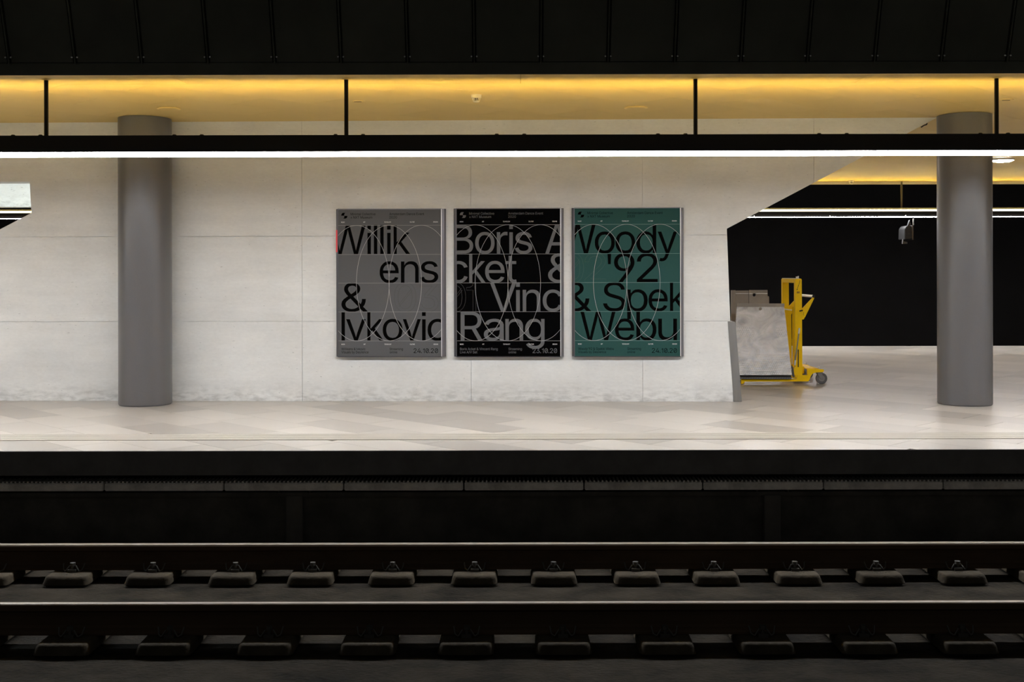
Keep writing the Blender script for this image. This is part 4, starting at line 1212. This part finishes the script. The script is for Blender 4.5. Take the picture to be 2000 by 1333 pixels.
MB().cyl(P(1553, 704, 14.70), P(1551.8, 714, 14.70), 0.013, 10).build('strut_end', 'chrome', cart, smooth=True)
plate([(1557.6, 717.5), (1557.9, 683), (1559.8, 683), (1559.6, 717.5)], DN - 0.004, DN + 0.01, 'mast_slot', 'device_dark')
MB().px([(1546, 714), (1549, 718), (1551.5, 736), (1549, 737.5), (1545, 731)], 14.71, 0.03).build('hinge_bracket', 'clip', cart)
plate([(1550, 733), (1549.6, 722), (1552, 718.5), (1554, 718), (1555, 733)], DN - 0.01, DN + 0.01, 'hinge_cheek', 'yellow')
# push handle
arm = [(1588.2, 580.5), (1590.6, 582.5), (1573, 618.5), (1569.3, 624.5), (1566.5, 624.5), (1566, 604)]
plate(arm, DN + 0.0, DN + 0.02, 'handle_arm', 'yellow', bevel=0.002)
plate(arm, DF - 0.02, DF, 'handle_arm', 'yellow', bevel=0.002)
h0, h1 = P(1588.8, 579, DN - 0.01), P(1588.8, 579, DN - 0.01)
h1.y = DF + 0.01
MB().cyl(h0, h1, 0.017, 18).build('push_bar', 'chrome', cart, smooth=True)
MB().cyl(h0 - Vector((0, 0.012, 0)), h0, 0.0185, 18).build('grip_cap', 'rubber_dark', cart)
MB().cyl(P(1561.5, 608, DN - 0.03), P(1567.5, 606.5, DN - 0.03), 0.009, 10).build('release_lever', 'rubber_dark', cart)
for k, (x_, y_, w_, h_) in enumerate(((1568.6, 611, 1.5, 1.2), (1568.3, 614, 1.8, 0.9), (1569.5, 616.5, 1.0, 0.8), (1571, 620.5, 1.0, 1.0))):
    plate([(x_, y_ + h_), (x_, y_), (x_ + w_, y_), (x_ + w_, y_ + h_)], DN - 0.0015, DN + 0.001, 'arm_marking', 'device_dark')
# slanting dark print on the mast and the small plate under it
marks = [((1556.2, 567), (1557.4, 564.2), 1.6), ((1557.6, 563.4), (1558.5, 560.6), 1.0), ((1558.9, 559.9), (1559.8, 557.2), 1.2),
         ((1559.9, 556), (1561.2, 554.4), 1.5), ((1560.9, 553.2), (1562.0, 551.4), 1.3), ((1561.6, 550.4), (1562.4, 548.4), 1.4)]
pm = MB()
for (xa, ya), (xb, yb), w_ in marks:
    pm.loops([rowcol([(xa - w_ / 2, ya), (xa + w_ / 2, ya), (xb + w_ / 2, yb), (xb - w_ / 2, yb)])], lambda p, y: (p[0], y, p[1]), DN - 0.0018, DN + 0.001)
pm.build('mast_lettering', 'device_dark', cart)
dec = mat('worn_label', (0.40, 0.20, 0.01, 1), 0.6)
M['worn_label'] = dec
plate([(1556, 573.4), (1556, 569.6), (1562, 569.6), (1561.6, 573.4)], DN - 0.0016, DN + 0.001, 'rating_plate', 'worn_label')

# folded ramp plates
def circle(cx, cy_, r, n=20):
    return [(cx + r * math.cos(2 * math.pi * k / n), cy_ + r * math.sin(2 * math.pi * k / n)) for k in range(n)]


def lean(pts, holes, d0, d1, ytop, ybot, t):
    """plate whose depth runs from d1 at row ytop to d0 at row ybot"""
    def dep(y):
        return d0 + (d1 - d0) * (ybot - y) / (ybot - ytop)
    mb = MB()
    loops = [pts] + list(holes)
    tris = fill2d(loops)
    flat = [q for l in loops for q in l]
    n = len(flat)
    v = [P(a, b, dep(b)) for a, b in flat]
    fs = [tuple(q) for q in tris] + [tuple(i + n for i in reversed(q)) for q in tris]
    s = 0
    for l in loops:
        for i in range(len(l)):
            j = (i + 1) % len(l)
            fs.append((s + i, s + j, n + s + j, n + s + i))
        s += len(l)
    mb.add(v + [q + Vector((0, t, 0)) for q in v], fs)
    return mb, dep


front, dep = lean([(1438.8, 600), (1531.3, 600), (1534.5, 625), (1546.3, 733), (1441, 733), (1437, 630)], [circle(1485, 603.8, 3.2)], 14.62, 14.85, 600, 733, 0.012)
fp = front.build('ramp_plate', 'chequer', cart)
tread = MB()
rr = random.Random(3)
for row, y in enumerate([641, 645, 649, 653, 657] + [694, 698, 702, 706, 710, 714, 718, 722, 726, 730]):
    for k in range(28):
        x_ = 1442 + k * 3.8 + (row % 2) * 1.9
        lim = 1533 + (y - 605) * 0.1
        if x_ > lim or x_ < 1441.5 + (y - 630) * 0.03:
            continue
        if y < 660 and 1473 < x_ < 1518:
            continue
        if y < 705 and x_ < 1475 and y > 660:
            continue
        s_ = 1 if (row + k) % 2 else -1
        c = P(x_, y, dep(y))
        a_ = Vector((0.0105, 0, 0.0065 * s_))
        b_ = Vector((-0.003 * s_, 0, 0.005))
        up = Vector((0, -0.0045, 0.0))
        tread.add([c - a_, c - b_, c + a_, c + b_, c + up], [(0, 1, 4), (1, 2, 4), (2, 3, 4), (3, 0, 4)] if s_ < 0 else [(1, 0, 4), (2, 1, 4), (3, 2, 4), (0, 3, 4)])
tread.build('chequer_tread', 'frame_lip', fp, fix=False)  # paler than the plate, so the bumps carry painted highlights
MB().px([(1439, 600), (1439, 593.3), (1532, 593.3), (1532, 600)], 14.86, 0.03).build('plate_lip', 'alu_dull', cart)
MB().px([(1444.5, 736.2), (1545, 736.2), (1545, 733.3), (1444.5, 733.3)], 14.66, 0.05).build('gap_shade_strip', 'rubber_dark', cart)  # dark strip painted in for the shaded gap below the plate
lower = MB().px([(1445, 740.8), (1545, 740.8), (1546, 736.2), (1445, 736.2)], 14.68, 0.10).build('lower_plate_edge', 'rubber', cart)
for k in range(20):
    x_ = 1448 + k * 4.9
    MB().px([(x_, 739.6), (x_ + 2.6, 738), (x_ + 2.9, 738.8), (x_ + 0.4, 740.3)], 14.676, 0.006).build('edge_tread', 'steel_guard', lower)
back, dp2 = lean([(1463, 660), (1463, 567), (1499, 566.8), (1500.5, 660)], [circle(1473, 576.5, 3.1)], 15.36, 15.42, 567, 660, 0.012)
back.build('ramp_plate', 'alu_dull', cart)
MB().px([(1437, 660), (1437, 568), (1462.4, 567.8), (1462.4, 660)], 15.42, 0.012).build('ramp_plate', 'alu_dull', cart)
MB().px([(1428, 660), (1428, 567.3), (1436.6, 567.3), (1436.6, 660)], 15.38, 0.03).build('plate_upright', 'alu_dull', cart)
MB().px([(1499.2, 660), (1499.2, 579), (1501.3, 579), (1502, 581), (1502.4, 660)], 15.45, 0.012).build('plate_upright', 'alu_dull', cart)
MB().px([(1463.5, 574.6), (1463.5, 573), (1469.6, 573), (1469.6, 574.6)], 15.385, 0.03).build('bevel_highlight', 'chrome', cart)  # bright strips here and below paint the highlight along the plate bevel
MB().px([(1476.4, 574.6), (1476.4, 573), (1498.8, 573), (1498.8, 574.6)], 15.385, 0.03).build('bevel_highlight', 'chrome', cart)
MB().px([(1429, 574.4), (1429, 573.2), (1462, 573.2), (1462, 574.4)], 15.385, 0.03).build('bevel_highlight', 'frame_lip', cart)
